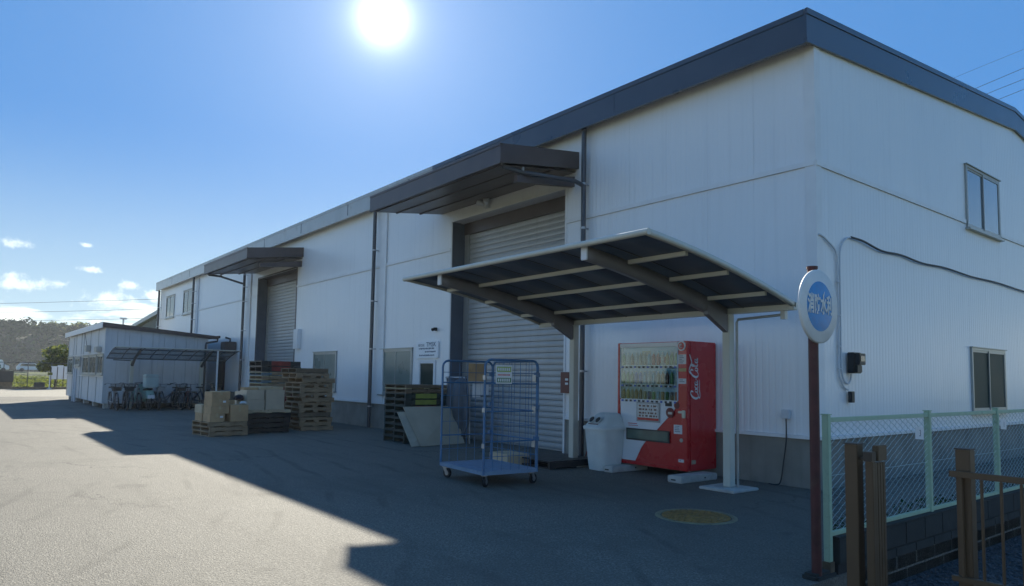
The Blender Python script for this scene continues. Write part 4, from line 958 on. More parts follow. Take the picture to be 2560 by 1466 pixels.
# gate posts, folded leaf and railing
GBR = mat('bronze_gate_paint', (.105, .062, .030), .5, .1, .12, 6, dirt=(.06, .04, .022, .5), dscale=6)
GBD = mat('dark_gate_cap', (.05, .035, .025), .5)
def gpost(lbl, x, y, zt, w=.075):
    o = thing('gate_post', lbl, 'gate post', (x, y, -.2), 0, 'brown gate posts'); MB().box(-w/2, w/2, -w/2, w/2, 0, zt+.2).build('shaft', GBR, o, bevel=.003); MB().box(-w/2-.003, w/2+.003, -w/2-.003, w/2+.003, zt+.201, zt+.208).build('cap', GBD, o); return o
gpost('brown square gate post nearest to the sign post, left of the folded leaf', 2.897, -5.06, 1.09)
gpost('brown square gate post carrying the railing at the right edge', 3.487, -5.06, 1.11, .07)
gl_ = thing('folded_gate', 'brown folding gate leaf closed up beside the left gate post', 'gate', (3.0, -5.06, -.2))
MB().box(-.022, .022, -.035, -.001, .1, 1.20).build('end_stile', GBR, gl_, bevel=.003)
for k in range(4): MB().box(-.018, .018, .004+k*.034, .034+k*.034, .12, 1.19).build('folded_bar', GBR, gl_, bevel=.002)
MB().box(-.03, .02, -.045, .02, 1.2, 1.255).build('latch_block', GBD, gl_, bevel=.004); MB().box(-.065, -.031, -.012, .012, 1.205, 1.22).build('latch_bolt', GBD, gl_); MB().box(-.01, .025, .03, .145, 1.2, 1.29).build('top_bracket', GBR, gl_, bevel=.004); MB().box(-.024, .024, -.06, -.036, .33, .43).build('lock_case', GBD, gl_, bevel=.004)
rl_ = thing('gate_railing', 'brown metal railing with thin upright bars at the right edge', 'railing', (3.43, -5.115, -.2))
def bar(nm, x0, x1, z0, z1, d=.014): MB().box(x0, x1, -d, d, z0, z1).build(nm, GBR, rl_, bevel=.003)
bar('top_rail', 0, 2.4, 1.168, 1.20); bar('bottom_rail', 0, 2.4, .63, .658); bar('end_stile', .045, .062, .659, 1.167, .010)
for k in range(26): bar('upright_bar', .148+.0865*k-.0065, .148+.0865*k+.0065, .659, 1.167, .007)
# gravel
GRS = mat('gravel_stone', (.075, .08, .085), .85, 0, .5, 14)
random.seed(31); vs = []; fs = []
def stone(x, y, z, s):
    b0 = len(vs); a = random.random()*6.28
    for k in range(4): t = a+k*1.57+random.uniform(-.3, .3); vs.append((x+s*math.cos(t)*random.uniform(.7, 1.2), y+s*math.sin(t)*random.uniform(.7, 1.2), z+random.uniform(-.1, .3)*s))
    vs.append((x, y, z+s*random.uniform(.5, .9))); vs.append((x, y, z-s*.5))
    for k in range(4): fs.append((b0+k, b0+(k+1) % 4, b0+4)); fs.append((b0+(k+1) % 4, b0+k, b0+5))
for _ in range(26000):
    y = -5.3+random.random()**1.5*9; x = 2.27+random.random()*3.4; stone(x, y, -.195, random.uniform(.007, .02))
me = bpy.data.meshes.new('gravel_stones'); me.from_pydata(vs, [], fs); me.materials.append(GRS); me.update(); g_ = put('gravel_stones', me); tag(g_, 'grey crushed gravel lying behind the brown gate railing', 'gravel', kind='stuff')
# ------------------------------------------------------------------ prefab office hut
HUTW = mat('hut_panel', (.62, .63, .63), .5, 0, .06, 2, .001, 6, streak=.35)
HUTD = mat('hut_strip', (.34, .35, .34), .5)
hx, hy = -26.2, -4.75
hu = thing('site_office', 'low white prefab office hut with a sloping roof standing on blocks beside the bicycles', 'hut', (hx, hy, 0))
L_, Wd = 10.9, 3.8   # length toward -x, depth toward +y
zr = lambda y: 3.28-.30*(y/Wd)
mb = MB(); mb.prism([(.04, .22), (Wd, .22), (Wd, zr(Wd)-.02), (.04, zr(.04)-.02)], -L_, -.04, axis='x'); core = mb.build('wall', HUTW, hu)
n = 9
for i in range(n):
    a, b = Wd*i/n+.006, Wd*(i+1)/n-.006
    MB().prism([(a, .2), (b, .2), (b, zr(b)-.03), (a, zr(a)-.03)], -.039, -.012 if i % 2 else -.010, axis='x').build('wall_panel', HUTW, core)
for y in (0.0, 1.9, Wd-.05): MB().box(-.009, .006, y, y+.05, .2, zr(y)-.04).build('batten', HUTW, core)
wins = [(-5.6, -3.75, 1.30, 2.1), (-3.65, -1.75, 1.30, 2.1), (-1.5, -.10, 1.30, 2.1), (-8.1, -6.5, 1.68, 2.06), (-10.8, -8.9, 1.3, 2.1)]
xs = [-L_, -8.95, -8.15, -6.4, -5.65, -3.7, -1.62, -.04]
for a, b in zip(xs, xs[1:]):
    k = max(1, round((b-a)/.95)); w = (b-a)/k
    for i in range(k): MB().box(a+i*w+.008, a+(i+1)*w-.008, .012, .039, .2, 1.22).build('wall_panel', HUTW, core); MB().box(a+i*w+.008, a+(i+1)*w-.008, .010, .039, 2.2, 3.22).build('wall_panel', HUTW, core)
    MB().box(a-.025, a+.025, -.004, .009, .2, 3.2).build('batten', HUTD, core)
for (a, b, c, d) in wins: window(core, b-a, d-c, (a, .0, c), 0, GLASS)
mb = MB(); mb.box(-L_, 0, -.012, .0, 1.225, 1.255); mb.box(-L_, 0, -.012, 0, 2.15, 2.19); mb.build('sill_trim', TRIM, core)
rf = MB().prism([(-.12, zr(-.12)), (Wd+.35, zr(Wd+.35)), (Wd+.35, zr(Wd+.35)+.05), (-.12, zr(-.12)+.05)], -L_-.5, .08, axis='x').build('roof', mat('hut_roof', (.20, .21, .22), .5, 0, .1), hu)
MB().box(-L_-.52, .10, -.14, -.122, 3.13, 3.36).build('roof_fascia', TRIM, rf)
MB().prism([(-.12, 3.16), (Wd+.35, zr(Wd+.35)-.09), (Wd+.35, zr(Wd+.35)+.055), (-.12, 3.35)], .085, .10, axis='x').build('verge_board', BROWNM, rf)
MB().prism([(Wd+.36, 2.93), (Wd+.36, 3.03), (Wd+.46, 3.03), (Wd+.46, 2.93)], -L_, .1, axis='x').build('rear_gutter', BROWNM, rf)
pp_ = MB().tube([(-.05, Wd+.4, 2.95), (-.05, Wd+.38, 2.8), (.03, Wd-.08, 2.7), (.04, Wd-.1, 2.6), (.04, Wd-.1, .1)], .04, 8).build('hut_downpipe', PIPE, hu)
for (x, lbl) in ((-7.7, ''), (-7.0, '')): MB().tube([(x, -.08, 1.55), (x+.05, -.09, .02)], .045, 8).build('front_pipe', PVC, hu)
MB().tube([(-5.1, -.05, 3.1), (-3.7, -.12, 2.45)], .012, 5).build('cable', CBL, hu); 
vb = MB().box(-1.35, -.75, -.18, .0, 2.2, 2.42).build('vent_hood', ALU, hu, bevel=.01); MB().box(-4.1, -3.6, -.16, 0, 2.28, 2.55).build('vent_hood', ALU, hu, bevel=.01)
for x in (-.3, -2.9, -5.5, -8.1, -10.6):
    for y in (.2, Wd-.25): MB().box(x-.15, x+.15, y-.1, y+.1, 0, .215).build('support_block', CONCL, hu, bevel=.01)
MB().box(-L_+.3, -.4, .5, Wd-.5, .0, .21).build('underfloor_shade', DARK, hu)  # dark block stands in for the shade below the floor
# dark doorway and ducts in the gap between hut and warehouse
dd = MB().box(-28.1, -26.9, -.03, .02, .0, 2.15).build('side_door', mat('maroon_door', (.05, .02, .02), .5), WH); MB().box(-27.95, -27.05, -.045, -.031, .1, 2.05).build('door_leaf', mat('brown_door', (.04, .03, .03), .5), dd)
ac = thing('wall_fan_unit', 'dark fan unit with short pipes on the warehouse wall above the hut gutter', 'fan unit', (-25.75, -.02, 2.35)); MB().box(-.35, .35, -.45, 0, 0, .42).build('casing', BROWNM, ac, bevel=.02); MB().tube([(.1, -.2, .42), (.1, -.2, .55), (.1, -.4, .6)], .04, 8).build('pipe', PIPE, ac); MB().box(-.5, .45, -.5, -.05, -.06, -.01).build('bracket', BROWNM, ac)
# ------------------------------------------------------------------ bicycle shelter
SM2 = bpy.data.materials.new('hazy_panel'); SM2.use_nodes = True; t2 = SM2.node_tree; b2 = t2.nodes['Principled BSDF']; b2.inputs['Base Color'].default_value = (.34, .40, .40, 1); b2.inputs['Roughness'].default_value = .25; b2.inputs['Alpha'].default_value = .42
cyc = thing('bicycle_shelter', 'low open bicycle shelter with a curved translucent roof before the hut', 'shelter', (0, 0, 0))
xb, xf = -25.9, -24.0; zc = lambda x: 1.96+.40*math.sin(min(1, (x-xb)/(xf-xb))*math.pi/2*.9)
ya, yb = -4.7, -.3; nn = 9
for i in range(nn):
    a, b = ya+(yb-ya)*i/nn+.02, ya+(yb-ya)*(i+1)/nn-.02; m_ = MB(); xs_ = [xb+(xf-xb)*k/6 for k in range(7)]
    m_.add([v for x in xs_ for v in ((x, a, zc(x)), (x, b, zc(x)), (x, a, zc(x)+.006), (x, b, zc(x)+.006))], [f for k in range(6) for f in ((4*k, 4*k+1, 4*k+5, 4*k+4), (4*k+2, 4*k+6, 4*k+7, 4*k+3))], True)
    m_.build('roof_panel', SM2, cyc, recalc=False)
DKF = mat('dark_frame', (.07, .08, .085), .45, 0, .1)
for i in range(nn+1):
    y = ya+(yb-ya)*i/nn; MB().tube([(x, y, zc(x)-.012) for x in [xb+(xf-xb)*k/6 for k in range(7)]], .02, 6).build('rib', DKF, cyc)
for x in (xb, xb+.63, xb+1.27, xf): MB().tube([(x, ya-.02, zc(x)-.005), (x, yb+.02, zc(x)-.005)], .024, 6).build('purlin', DKF if x < xf else IVORY, cyc)
for y in (-3.84, -1.27):
    po = MB().box(-25.87, -25.75, y-.06, y+.06, 0, 1.9).build('post', IVORY, cyc, bevel=.008); MB().tube([(-25.8, y, 1.7), (-25.3, y, 1.95), (-24.7, y, 2.17), (-24.2, y, 2.3)], [.06, .05, .04, .03], 8).build('arm', DKF, po)
MB().tube([(-24.0, -1.15, 0), (-24.0, -1.15, 2.33)], .035, 8).build('prop_pole', WHITE, cyc)
MB().tube([(-25.8, -4.5, 1.9), (-25.8, -3.9, 1.88)], .025, 6).build('drain_pipe', DKF, cyc)
# ------------------------------------------------------------------ bicycles
CHR = mat('bicycle_chrome', (.20, .20, .21), .3, .6, .1)
PB = [mat('bicycle_black', (.02, .02, .022), .35, coat=.3), mat('bicycle_silver', (.42, .44, .45), .35, .6), mat('bicycle_navy', (.03, .05, .10), .35, coat=.3), mat('bicycle_maroon', (.12, .025, .03), .35, coat=.3), mat('bicycle_mint', (.25, .42, .38), .4, coat=.3)]
WICK = mat('basket_wire', (.025, .025, .025), .6); WICKB = mat('basket_brown', (.17, .13, .09), .8)
def wheel(par, x, nm='wheel'):
    r_ = .31; c = [(x+r_*math.cos(k*math.pi/14), 0, .335+r_*math.sin(k*math.pi/14)) for k in range(28)]
    e = MB().tube(c, .025, 6, closed=True).build(nm, RUB, par); c2_ = [(x+.285*math.cos(k*math.pi/14), 0, .335+.285*math.sin(k*math.pi/14)) for k in range(28)]
    MB().tube(c2_, .009, 5, closed=True).build('rim', CHR, e); m_ = MB(); m_.cyl((x, -.045, .335), .022, .09, 8, 'y')
    for k in range(14): a_ = k*2*math.pi/14; m_.tube([(x, .02*(-1)**k, .335), (x+.28*math.cos(a_), 0, .335+.28*math.sin(a_))], .0025, 3, cap=False)
    m_.build('spokes', CHR, e); return e
def bicycle(lbl, x, y, rz, pm_, basket=None, lean=0, steer=0, rear=False):
    t = thing('bicycle', lbl, 'bicycle', (x, y, 0), rz, 'bicycles parked under the shelter'); t.rotation_euler = (lean, 0, rz)
    wheel(t, .56); wheel(t, -.52)
    m_ = MB(); 
    for a_, b_ in (((.36, 0, .86), (-.02, 0, .30)), ((.37, 0, .78), (-.05, 0, .42)), ((-.02, 0, .29), (-.20, 0, .80)), ((-.02, .0, .29), (-.52, .05, .335)), ((-.02, 0, .29), (-.52, -.05, .335)), ((-.17, .03, .70), (-.52, .05, .335)), ((-.17, -.03, .70), (-.52, -.05, .335))): m_.tube([a_, b_], .022, 6)
    m_.build('frame', pm_, t)
    m_ = MB()
    for s in (-1, 1): m_.tube([(.37, s*.035, .74), (.46, s*.05, .5), (.56, s*.05, .335)], .011, 6)
    m_.tube([(.34, 0, .98), (.37, 0, .74)], .017, 6); m_.build('fork', CHR, t)
    MB().tube([(.16, -.29, .99), (.26, -.27, 1.02), (.36, -.10, .99), (.36, .10, .99), (.26, .27, 1.02), (.16, .29, .99)], .011, 6).build('handlebar', CHR, t)
    m_ = MB()
    for s in (-1, 1): m_.tube([(.16, s*.29, .99), (.06, s*.30, .975)], .017, 6)
    m_.build('grips', RUB, t)
    m_ = MB(); m_.prism([(-.34, -.10), (-.30, -.12), (-.16, -.06), (-.06, -.02), (-.06, .02), (-.16, .06), (-.30, .12), (-.34, .10)], .83, .875, axis='z'); sd = m_.build('saddle', RUB, t, bevel=.015); MB().tube([(-.2, 0, .78), (-.22, 0, .84)], .013, 6).build('seat_post', CHR, sd)
    for x0 in (.56, -.52):
        m_ = MB(); pts = [(x0+.35*math.cos(R(a_)), .335+.35*math.sin(R(a_))) for a_ in (range(30, 151, 15) if x0 > 0 else range(20, 181, 16))]
        m_.add([(px_, s*.026, pz_) for px_, pz_ in pts for s in (-1, 1)], [(2*i, 2*i+1, 2*i+3, 2*i+2) for i in range(len(pts)-1)]); m_.build('mudguard', CHR, t, recalc=False)
    m_ = MB(); m_.cyl((-.02, -.07, .29), .085, .008, 14, 'y'); m_.tube([(-.02, -.08, .29), (.08, -.10, .17)], .008, 5); m_.tube([(-.02, .05, .29), (-.12, .08, .41)], .008, 5); m_.box(.03, .13, -.18, -.10, .155, .175); m_.box(-.17, -.07, .08, .16, .40, .42); m_.build('crankset', CHR, t)
    MB().cyl((.43, -.0, .80), .04, .06, 10, 'x').build('headlight', CHR, t)
    m_ = MB(); m_.tube([(-.30, 0, .68), (-.70, 0, .69)], .008, 5)
    for s in (-1, 1): m_.tube([(-.28, s*.06, .69), (-.72, s*.06, .69)], .007, 5); m_.tube([(-.6, s*.06, .69), (-.52, s*.06, .34)], .006, 4)
    m_.build('rear_rack', CHR, t)
    if basket:
        m_ = MB()
        def cage(x0, x1, w0, w1, z0, z1):
            for q in range(7):
                f = q/6; m_.box(x0-.012*f, x1+.02*f, -(w0+(w1-w0)*f), -(w0+(w1-w0)*f)+.004, z0+(z1-z0)*f-.006, z0+(z1-z0)*f+.006); m_.box(x0-.012*f, x1+.02*f, (w0+(w1-w0)*f)-.004, (w0+(w1-w0)*f), z0+(z1-z0)*f-.006, z0+(z1-z0)*f+.006)
                m_.box(x1+.02*f-.004, x1+.02*f, -(w0+(w1-w0)*f), w0+(w1-w0)*f, z0+(z1-z0)*f-.006, z0+(z1-z0)*f+.006)
            for q in range(13):
                yy = -w0+2*w0*q/12; m_.tube([(x1, yy, z0), (x1+.02, yy*w1/w0, z1)], .003, 3, cap=False)
            for q in range(6):
                xx = x0+(x1-x0)*q/5
                for s in (-1, 1): m_.tube([(xx, s*w0, z0), (xx, s*w1, z1)], .003, 3, cap=False)
            m_.box(x0, x1, -w0, w0, z0-.004, z0)
            m_.box(x0+.01, x1-.005, -w0+.01, w0-.01, z0, z0+(z1-z0)*.55)
        if rear: cage(-.75, -.42, .13, .17, .72, .96)
        else: cage(.40, .68, .13, .19, .74, .98)
        m_.build('basket', basket, t)
    MB().tube([(-.52, .06, .33), (-.56, .16, .02)], .009, 5).build('kickstand', CHR, t)
    return t
bicycle('leftmost bicycle by the hut corner with a dark wire front basket', -25.05, -4.52, R(2), PB[1], WICK, R(2))
bicycle('second bicycle from the hut corner with a wide dark front basket', -25.1, -4.12, R(-3), PB[0], WICK, R(-3))
bicycle('bicycle between the wide basket bicycle and the white box scooter', -25.3, -3.74, R(4), PB[4], None, R(2))
bicycle('silver bicycle with a pale basket to the right of the scooter', -25.05, -3.02, R(-5), PB[1], mat('basket_pale', (.38, .41, .42), .6), R(-2))
bicycle('dark bicycle turned sideways close to the hut wall', -25.75, -2.55, R(68), PB[2], None, R(4))
bicycle('dark bicycle with a large black front basket in the middle of the shelter', -24.95, -2.32, R(2), PB[0], BLACKP, R(2))
bicycle('maroon bicycle right of the large black basket', -25.1, -1.92, R(-4), PB[3], None, R(-2))
bicycle('rightmost bicycle with a brown basket beside the shelter prop pole', -25.6, -1.15, R(40), PB[2], WICKB, R(2))
# delivery scooter with a tall white box
ms = thing('scooter', 'pale mint delivery scooter with a tall white cargo box under the shelter', 'scooter', (-25.05, -3.46, 0), R(184))
wheel(ms, .55); wheel(ms, -.5)
MB().prism([(.30, .35), (.42, .35), (.50, .75), (.40, 1.0), (.30, .98), (.34, .6)], -.19, .19).build('leg_shield', PB[4], ms, bevel=.03)
MB().prism([(-.75, .45), (.0, .40), (.05, .32), (.3, .30), (.3, .36), (.08, .42), (-.05, .72), (-.62, .76)], -.13, .13).build('body', PB[4], ms, bevel=.03)
MB().prism([(-.55, .77), (-.05, .735), (-.05, .80), (-.55, .84)], -.12, .12).build('seat', RUB, ms, bevel=.02)
MB().box(-.85, -.38, -.22, .22, .86, 1.36).build('cargo_box', mat('pale_mint_plastic', (.42, .52, .50), .45), ms, bevel=.03); MB().box(-.86, -.37, -.245, .245, 1.25, 1.27).build('lid_seam', HUTD, ms)
MB().tube([(.30, -.32, 1.02), (.36, -.1, 1.04), (.36, .1, 1.04), (.30, .32, 1.02)], .015, 6).build('handlebar', CHR, ms); MB().cyl((.40, 0, .98), .07, .07, 14, 'x').build('headlight', CHR, ms)
MB().box(-.80, -.76, -.12, .12, .45, .58).build('number_plate', WHITE, ms)
mb = MB()
for s in (-1, 1): mb.tube([(.40, s*.06, .6), (.55, s*.06, .335)], .016, 6); 
mb.build('fork', CHR, ms); MB().prism([(.36, .62), (.48, .70), (.62, .72), (.80, .58), (.74, .56), (.6, .66), (.5, .64)], -.06, .06).build('front_mudguard', PB[4], ms, bevel=.01)
# ------------------------------------------------------------------ far left: fence, shrubs, field, hill
LEAF = [mat('leaf_%s' % n, c, .6, 0, .35, .8, trans=0) for n, c in (('olive', (.085, .11, .022)), ('yellow_green', (.16, .18, .035)), ('dark', (.03, .05, .014)), ('deep', (.045, .075, .018)))]
for m_ in LEAF:
    b_ = m_.node_tree.nodes['Principled BSDF']; o_ = m_.node_tree.nodes['Material Output']; t_ = m_.node_tree
    tl = t_.nodes.new('ShaderNodeBsdfTranslucent'); mx = t_.nodes.new('ShaderNodeMixShader'); mx.inputs[0].default_value = .45
    src = b_.inputs['Base Color'].links[0].from_socket; t_.links.new(src, tl.inputs[0]); t_.links.new(b_.outputs[0], mx.inputs[1]); t_.links.new(tl.outputs[0], mx.inputs[2]); t_.links.new(mx.outputs[0], o_.inputs[0])
BARK = mat('bark', (.07, .055, .04), .9)
def leafcloud(clumps, n, s, mats, seed):
    random.seed(seed); vs = []; fs = []; mi = []
    for (cx, cy, cz, r, w) in clumps:
        for _ in range(int(n*w)):
            d = Vector((random.gauss(0, 1), random.gauss(0, 1), random.gauss(0, 1))).normalized()*r*random.uniform(.55, 1.08)
            p = Vector((cx, cy, cz))+Vector((d.x, d.y, d.z*.8)); u = Vector((random.gauss(0, 1), random.gauss(0, 1), random.gauss(0, .7))).normalized(); v = u.orthogonal().normalized(); k = s*random.uniform(.6, 1.4); b0 = len(vs)
            vs += [p-u*k, p+v*k*.5, p+u*k, p-v*k*.5]; fs.append((b0, b0+1, b0+2, b0+3)); mi.append(random.randrange(len(mats)))
    me = bpy.data.meshes.new('foliage'); me.from_pydata([tuple(v) for v in vs], [], fs)
    for m_ in mats: me.materials.append(m_)
    me.polygons.foreach_set('material_index', mi); me.update(); return me
def tree(nm, lbl, cat, loc, h, r, seed, mats, n=90, s=.09, nc=14):
    random.seed(seed); t = thing(nm, lbl, cat, loc); tr = MB()
    tr.tube([(0, 0, 0), (.04*r, .02, h*.35), (0, 0, h*.6)], [.07*r, .055*r, .03*r], 7); cl = []
    for k in range(nc):
        a = random.random()*6.28; q = r*random.uniform(.2, .8); z = h*random.uniform(.5, .95); c = (q*math.cos(a), q*math.sin(a), z, r*random.uniform(.28, .45), 1)
        cl.append(c)
        if k < 6: tr.tube([(0, 0, h*.4), (c[0]*.6, c[1]*.6, (h*.4+z)/2), c[:3]], [.03*r, .02*r, .01*r], 5)
    tr.build('trunk', BARK, t); put('crown', leafcloud(cl, n, s, mats, seed+1), t); return t
tree('leafy_shrub', 'green shrub tree behind the white sheet panels beyond the hut end', 'shrub', (-63.2, -2.75, 0), 3.35, 1.2, 5, [LEAF[1], LEAF[1], LEAF[0], LEAF[3]], 75, .15, 24)
tree('dark_shrub', 'dark leafy shrub behind the black planter crate at the left edge', 'shrub', (-62.5, -6.9, 0), 2.15, .95, 15, [LEAF[2], LEAF[3]], 130, .09, 14)
pc = thing('black_crate', 'black crate standing behind the wire fence at the left edge', 'crate', (-61.6, -6.2, 0)); MB().box(-.5, .5, -.75, .55, .5, 1.34).build('crate_body', BLACKP, pc, bevel=.02); MB().box(-.4, .4, -.7, .5, .0, .495).build('plinth', WOODD, pc)
kb = thing('lot_kerb', 'low dark timber kerb edging the pale dirt lot before the field', 'kerb', (-60.4, -8, 0))
for k in range(12): MB().box(-.12, .12, -6+k*2.0+.01, -6+(k+1)*2.0-.01, -.1, .16+random.uniform(-.02, .02)).build('timber', WOODD, kb)
st = thing('sign_stand', 'thin white pole on a round foot standing at the kerb of the dirt lot', 'pole', (-59.9, -3.42, -.02)); MB().tube([(0, 0, 0), (0, 0, 1.28)], .035, 8).build('pole', WHITE, st); MB().lathe([(0, .1), (.12, .1), (.2, 0), (0, 0)], 14).build('foot', CONCL, st); MB().box(-.05, .05, -.16, .16, 1.1, 1.3).build('plate', LEAF[1], st)
bb = thing('dark_box', 'dark box lying at the kerb left of the thin white pole', 'box', (-60.9, -3.95, 0)); MB().box(-.3, .3, -.38, .3, .1, .5).build('box_body', BLACKP, bb, bevel=.02)
wf = thing('wire_fence', 'thin dark wire fence with posts along the field edge', 'fence', (-62.0, -14, 0))
for k in range(12): MB().tube([(0, k*1.55, -.3), (0, k*1.55, 2.0)], .03, 6).build('post', DKF, wf)
for z in (2.0, 1.05, .78, .4): MB().tube([(0, 0, z), (0, 17, z+.03)], .016 if z < 1.9 else .025, 5).build('rail', DKF, wf)
wb = thing('white_sheet_panel', 'white corrugated sheet panels standing beside the green shrub', 'panel', (-61.2, -3.25, 0))
for k in range(3): MB().box(0, .05, k*.42, k*.42+.40, .75, 1.78+.08*(k % 2)).build('sheet', WHITE, wb); 
for k in range(4): MB().tube([(0.08, k*.42, 0), (.08, k*.42, 1.7)], .025, 6).build('stake', BARK, wb)
# crops in the field, one mass
random.seed(44); cl = [(-66-random.random()**1.3*65, -14+random.random()*26, -.05+random.random()*.25, random.uniform(.4, 1.0), 1) for _ in range(420)]
tag(put('field_crops', leafcloud(cl, 26, .16, [LEAF[1], LEAF[0], LEAF[1]], 45)), 'yellow green crops and weeds covering the field beyond the wire fence', 'crops', kind='stuff')
# embankment road with far cars
mb = MB(); mb.prism([(-152, -.4), (-147, 1.0), (-138, 1.0), (-134, -.4)], -120, 120, axis='y'); 
mb2 = MB(); mb2.add([(-134, -150, -.29), (-134, 150, -.29), (-139, 150, 1.1), (-139, -150, 1.1), (-150, 150, 1.1), (-150, -150, 1.1), (-156, 150, -.29), (-156, -150, -.29)], [(0, 1, 2, 3), (3, 2, 4, 5), (5, 4, 6, 7)])
tag(mb2.build('embankment', FIELD, recalc=False), kind='structure')
def car(lbl, y, paint, L=4.2, h=1.5, van=False):
    t = thing('parked_car', lbl, 'van' if van else 'car', (-142, y, 1.1), R(90), 'vehicles on the far embankment')
    pr = [(-L/2, .35), (L/2, .35), (L/2, .8), (L*.28, .95), (L*.12, h), (-L*.36, h), (-L/2, .9)] if not van else [(-L/2, .35), (L/2, .35), (L/2, .95), (L*.36, 1.2), (L*.28, h), (-L/2, h)]
    MB().prism(pr, -.8, .8).build('body', paint, t, bevel=.06); MB().prism([(L*.22, .98), (L*.10, h-.1), (-L*.34, h-.1), (-L*.40, .98)], -.81, .81).build('windows', GLASS, t)
    for x in (-L*.32, L*.32):
        for y_ in (-.82, .66): MB().cyl((x, y_, .33), .33, .16, 14, 'y').build('wheel', RUB, t)
car('white van parked on the far embankment beyond the field', -4.2, WHITE, 4.6, 2.0, True); car('pale blue car on the far embankment left of the white van', -9.0, mat('pale_blue_paint', (.3, .42, .5), .3, coat=.4)); car('white car on the far embankment right of the white van', 1.2, WHITE)
gh_ = thing('field_shed', 'small pale shed roof showing over the shrub at the left edge', 'shed', (-92, -9.2, -.3)); MB().box(-2, 2, -2.2, 1.2, 0, 2.5).build('wall', HUTW, gh_); MB().prism([(-2.5, 2.5), (1.5, 2.5), (1.5, 2.7), (-2.5, 2.95)], -2.3, 2.3, axis='x').build('roof', WHITE, gh_)
# hill
def hz(x, y):
    d = -x
    base = min(1, max(0, (d-252)/24)); s = base*base*(3-2*base)
    return -.35+s*(12.6+1.3*noise.noise(Vector((x*.02, y*.02, 0)))*1.0+.9*math.sin(y*.03+1.0)-max(0, y-10)*.02)
mb = MB(); nx, ny = 22, 60; vs = [(-215-i*9, -180+j*8, hz(-215-i*9, -180+j*8)) for i in range(nx+1) for j in range(ny+1)]
mb.add(vs, [(i*(ny+1)+j, i*(ny+1)+j+1, (i+1)*(ny+1)+j+1, (i+1)*(ny+1)+j) for i in range(nx) for j in range(ny)], True)
tag(mb.build('hill', mat('hill_soil', (.022, .035, .012), .95, 0, .3, .2), recalc=False), kind='structure')
HL = [mat('hill_leaf_%s' % n, c, .85, 0, .3, .3) for n, c in (('olive', (.030, .068, .010)), ('dark', (.012, .036, .008)), ('dull', (.020, .050, .010)))]  # darker leaf set carries the shade of the near slope
random.seed(77); cl = []
for _ in range(1500):
    x = -246-random.random()*75; y = -75+random.random()*170; r = random.uniform(1.4, 3.0); cl.append((x, y, hz(x, y)+r*.8+random.uniform(0, .9), r, 1))
tag(put('wooded_hill_trees', leafcloud(cl, 42, .62, HL, 78)), 'hazy wooded hill of dense trees beyond the field on the left', 'forest', kind='stuff')
# building behind the warehouse, mast, power lines
bb_ = thing('neighbour_building', 'dark green walled building with a pale sloping roof edge behind the far end', 'building', (-60, 5, 0))
MB().prism([(-22, -.3), (0, -.3), (0, 7.0), (-4.0, 6.55), (-16.2, 5.7), (-22, 4.9)], 0, 8).build('wall', mat('dark_green_wall', (.06, .08, .075), .6, 0, .1), bb_)
MB().prism([(-22.3, 4.95), (-16.2, 5.78), (-4.1, 6.62), (.2, 7.08), (.2, 7.4), (-4.1, 6.98), (-16.2, 6.12), (-22.3, 5.25)], -.35, 8.3).build('roof', mat('pale_roof_sheet', (.45, .46, .47), .4, 0, .06), bb_)
f_ = MB().box(-5.3, -4.3, -.06, -.003, 4.9, 6.1).build('window', ALU, bb_); MB().box(-5.2, -4.4, -.07, -.061, 5.0, 6.0).build('pane', LINER, f_)
ma = thing('mast', 'thin metal mast with a small crosspiece rising behind the hut roof', 'mast', (-90, 6.35, 0)); MB().tube([(0, 0, 0), (0, 0, 7.8)], .09, 6).build('pole', STEEL, ma); MB().box(-.1, .1, -.35, .35, 7.7, 7.9).build('crosspiece', STEEL, ma)
def line(lbl, a, b, sag, r, grp):
    a = Vector(a); b = Vector(b); pts = [a.lerp(b, k/24)-Vector((0, 0, 4*sag*(k/24)*(1-k/24))) for k in range(25)]
    o = MB().tube(pts, r, 5).build('power_line', CBL); tag(o, lbl, 'power line', grp)
P0 = Vector((-133.3, -4.1, 0)); dv = Vector((27.1, 17.4, 0)); A0, A1_ = P0-dv*1.0, P0+dv*2.1
for k, (z0, z1, w) in enumerate(((12.2, 12.4, 'topmost'), (10.7, 11.0, 'middle'), (9.3, 9.7, 'lowest'))):
    line('%s of the three thin power lines crossing the sky left of the warehouse' % w, A0+Vector((0, 0, z0)), A1_+Vector((0, 0, z1)), .35, .026, 'power lines over the field')
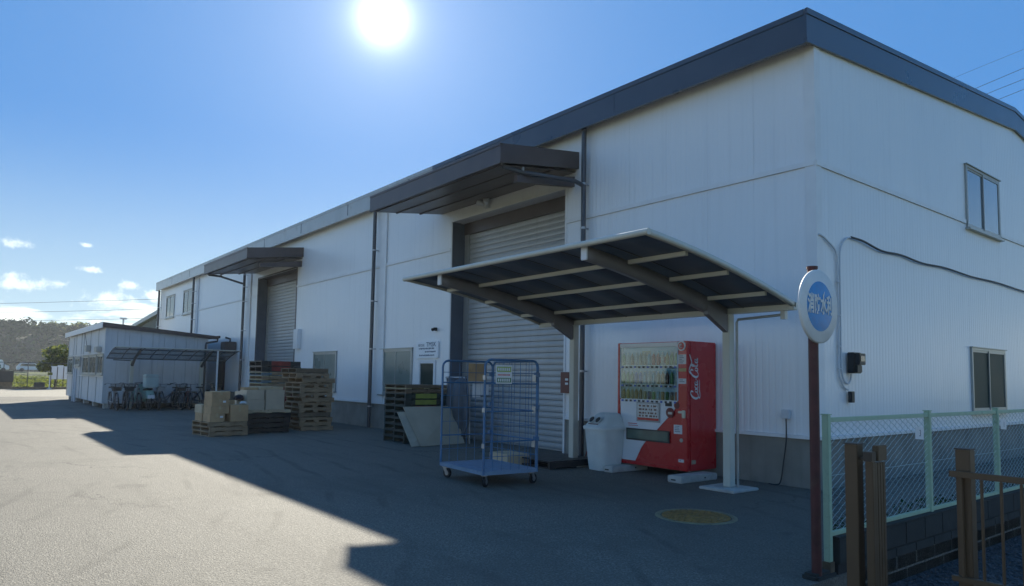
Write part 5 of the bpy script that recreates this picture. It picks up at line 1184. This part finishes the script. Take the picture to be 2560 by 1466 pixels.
for (p, l_) in ((A0, 'utility pole carrying the field power lines past the left edge'), (A1_, 'utility pole carrying the field power lines behind the warehouse')):
    t = thing('utility_pole', l_, 'utility pole', (p.x, p.y, -.3)); MB().tube([(0, 0, 0), (0, 0, 13)], [.18, .12], 8).build('pole', CONC, t)
    for z in (12.45, 10.95, 9.6): MB().box(-.05, .05, -.6, .6, z, z+.08).build('crossarm', STEEL, t)
for k, (a, b, w) in enumerate((((-8.4, 17.2), (-5.42, 17.6), 'topmost faint'), ((-7.54, 16.32), (-5.45, 16.68), 'second'), ((-7.07, 15.89), (-5.47, 16.14), 'third'), ((-6.54, 15.46), (-5.48, 15.64), 'lowest'))):
    m_ = (b[1]-a[1])/(b[0]-a[0]); x0, x1 = -20, 14
    line('%s of the four power lines over the roof at the right edge' % w, (x0, 30, a[1]+m_*(x0-a[0])), (x1, 30, a[1]+m_*(x1-a[0])), 0, .012 if k else .007, 'power lines over the roof')
# air between the yard and the hill
HZ = bpy.data.materials.new('haze_air'); HZ.use_nodes = True; th = HZ.node_tree; th.nodes.clear(); ho = th.nodes.new('ShaderNodeOutputMaterial'); pv = th.nodes.new('ShaderNodeVolumePrincipled')
pv.inputs['Color'].default_value = (.85, .92, 1, 1); pv.inputs['Density'].default_value = .00035; pv.inputs['Anisotropy'].default_value = .3; th.links.new(pv.outputs[0], ho.inputs['Volume'])
o = MB().box(-900, 400, -600, 700, -1.4, 30).build('haze', HZ); tag(o, 'thin pale haze hanging in the air over the whole place', 'haze', kind='stuff')
# weeds and dead leaves along the strip between the fence and the end wall
random.seed(90); cl = [(random.uniform(1.55, 2.05), -2.7+random.random()**1.2*9, random.uniform(.0, .10), random.uniform(.08, .2), 1) for _ in range(70)]
tag(put('weeds', leafcloud(cl, 60, .022, [LEAF[2], LEAF[3]], 91)), 'low dark weeds growing between the chain link fence and the end wall', 'weeds', kind='stuff')
# ridge crowns, sun painted as brighter leaves, still part of the same wood
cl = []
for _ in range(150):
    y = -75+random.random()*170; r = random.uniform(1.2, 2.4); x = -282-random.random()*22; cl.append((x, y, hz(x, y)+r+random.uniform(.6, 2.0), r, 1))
tag(put('ridge_trees', leafcloud(cl, 60, .55, [LEAF[0], LEAF[1], LEAF[3]], 79)), 'olive tree crowns in sun-bright leaf colours along the top of the wooded hill', 'forest', kind='stuff')
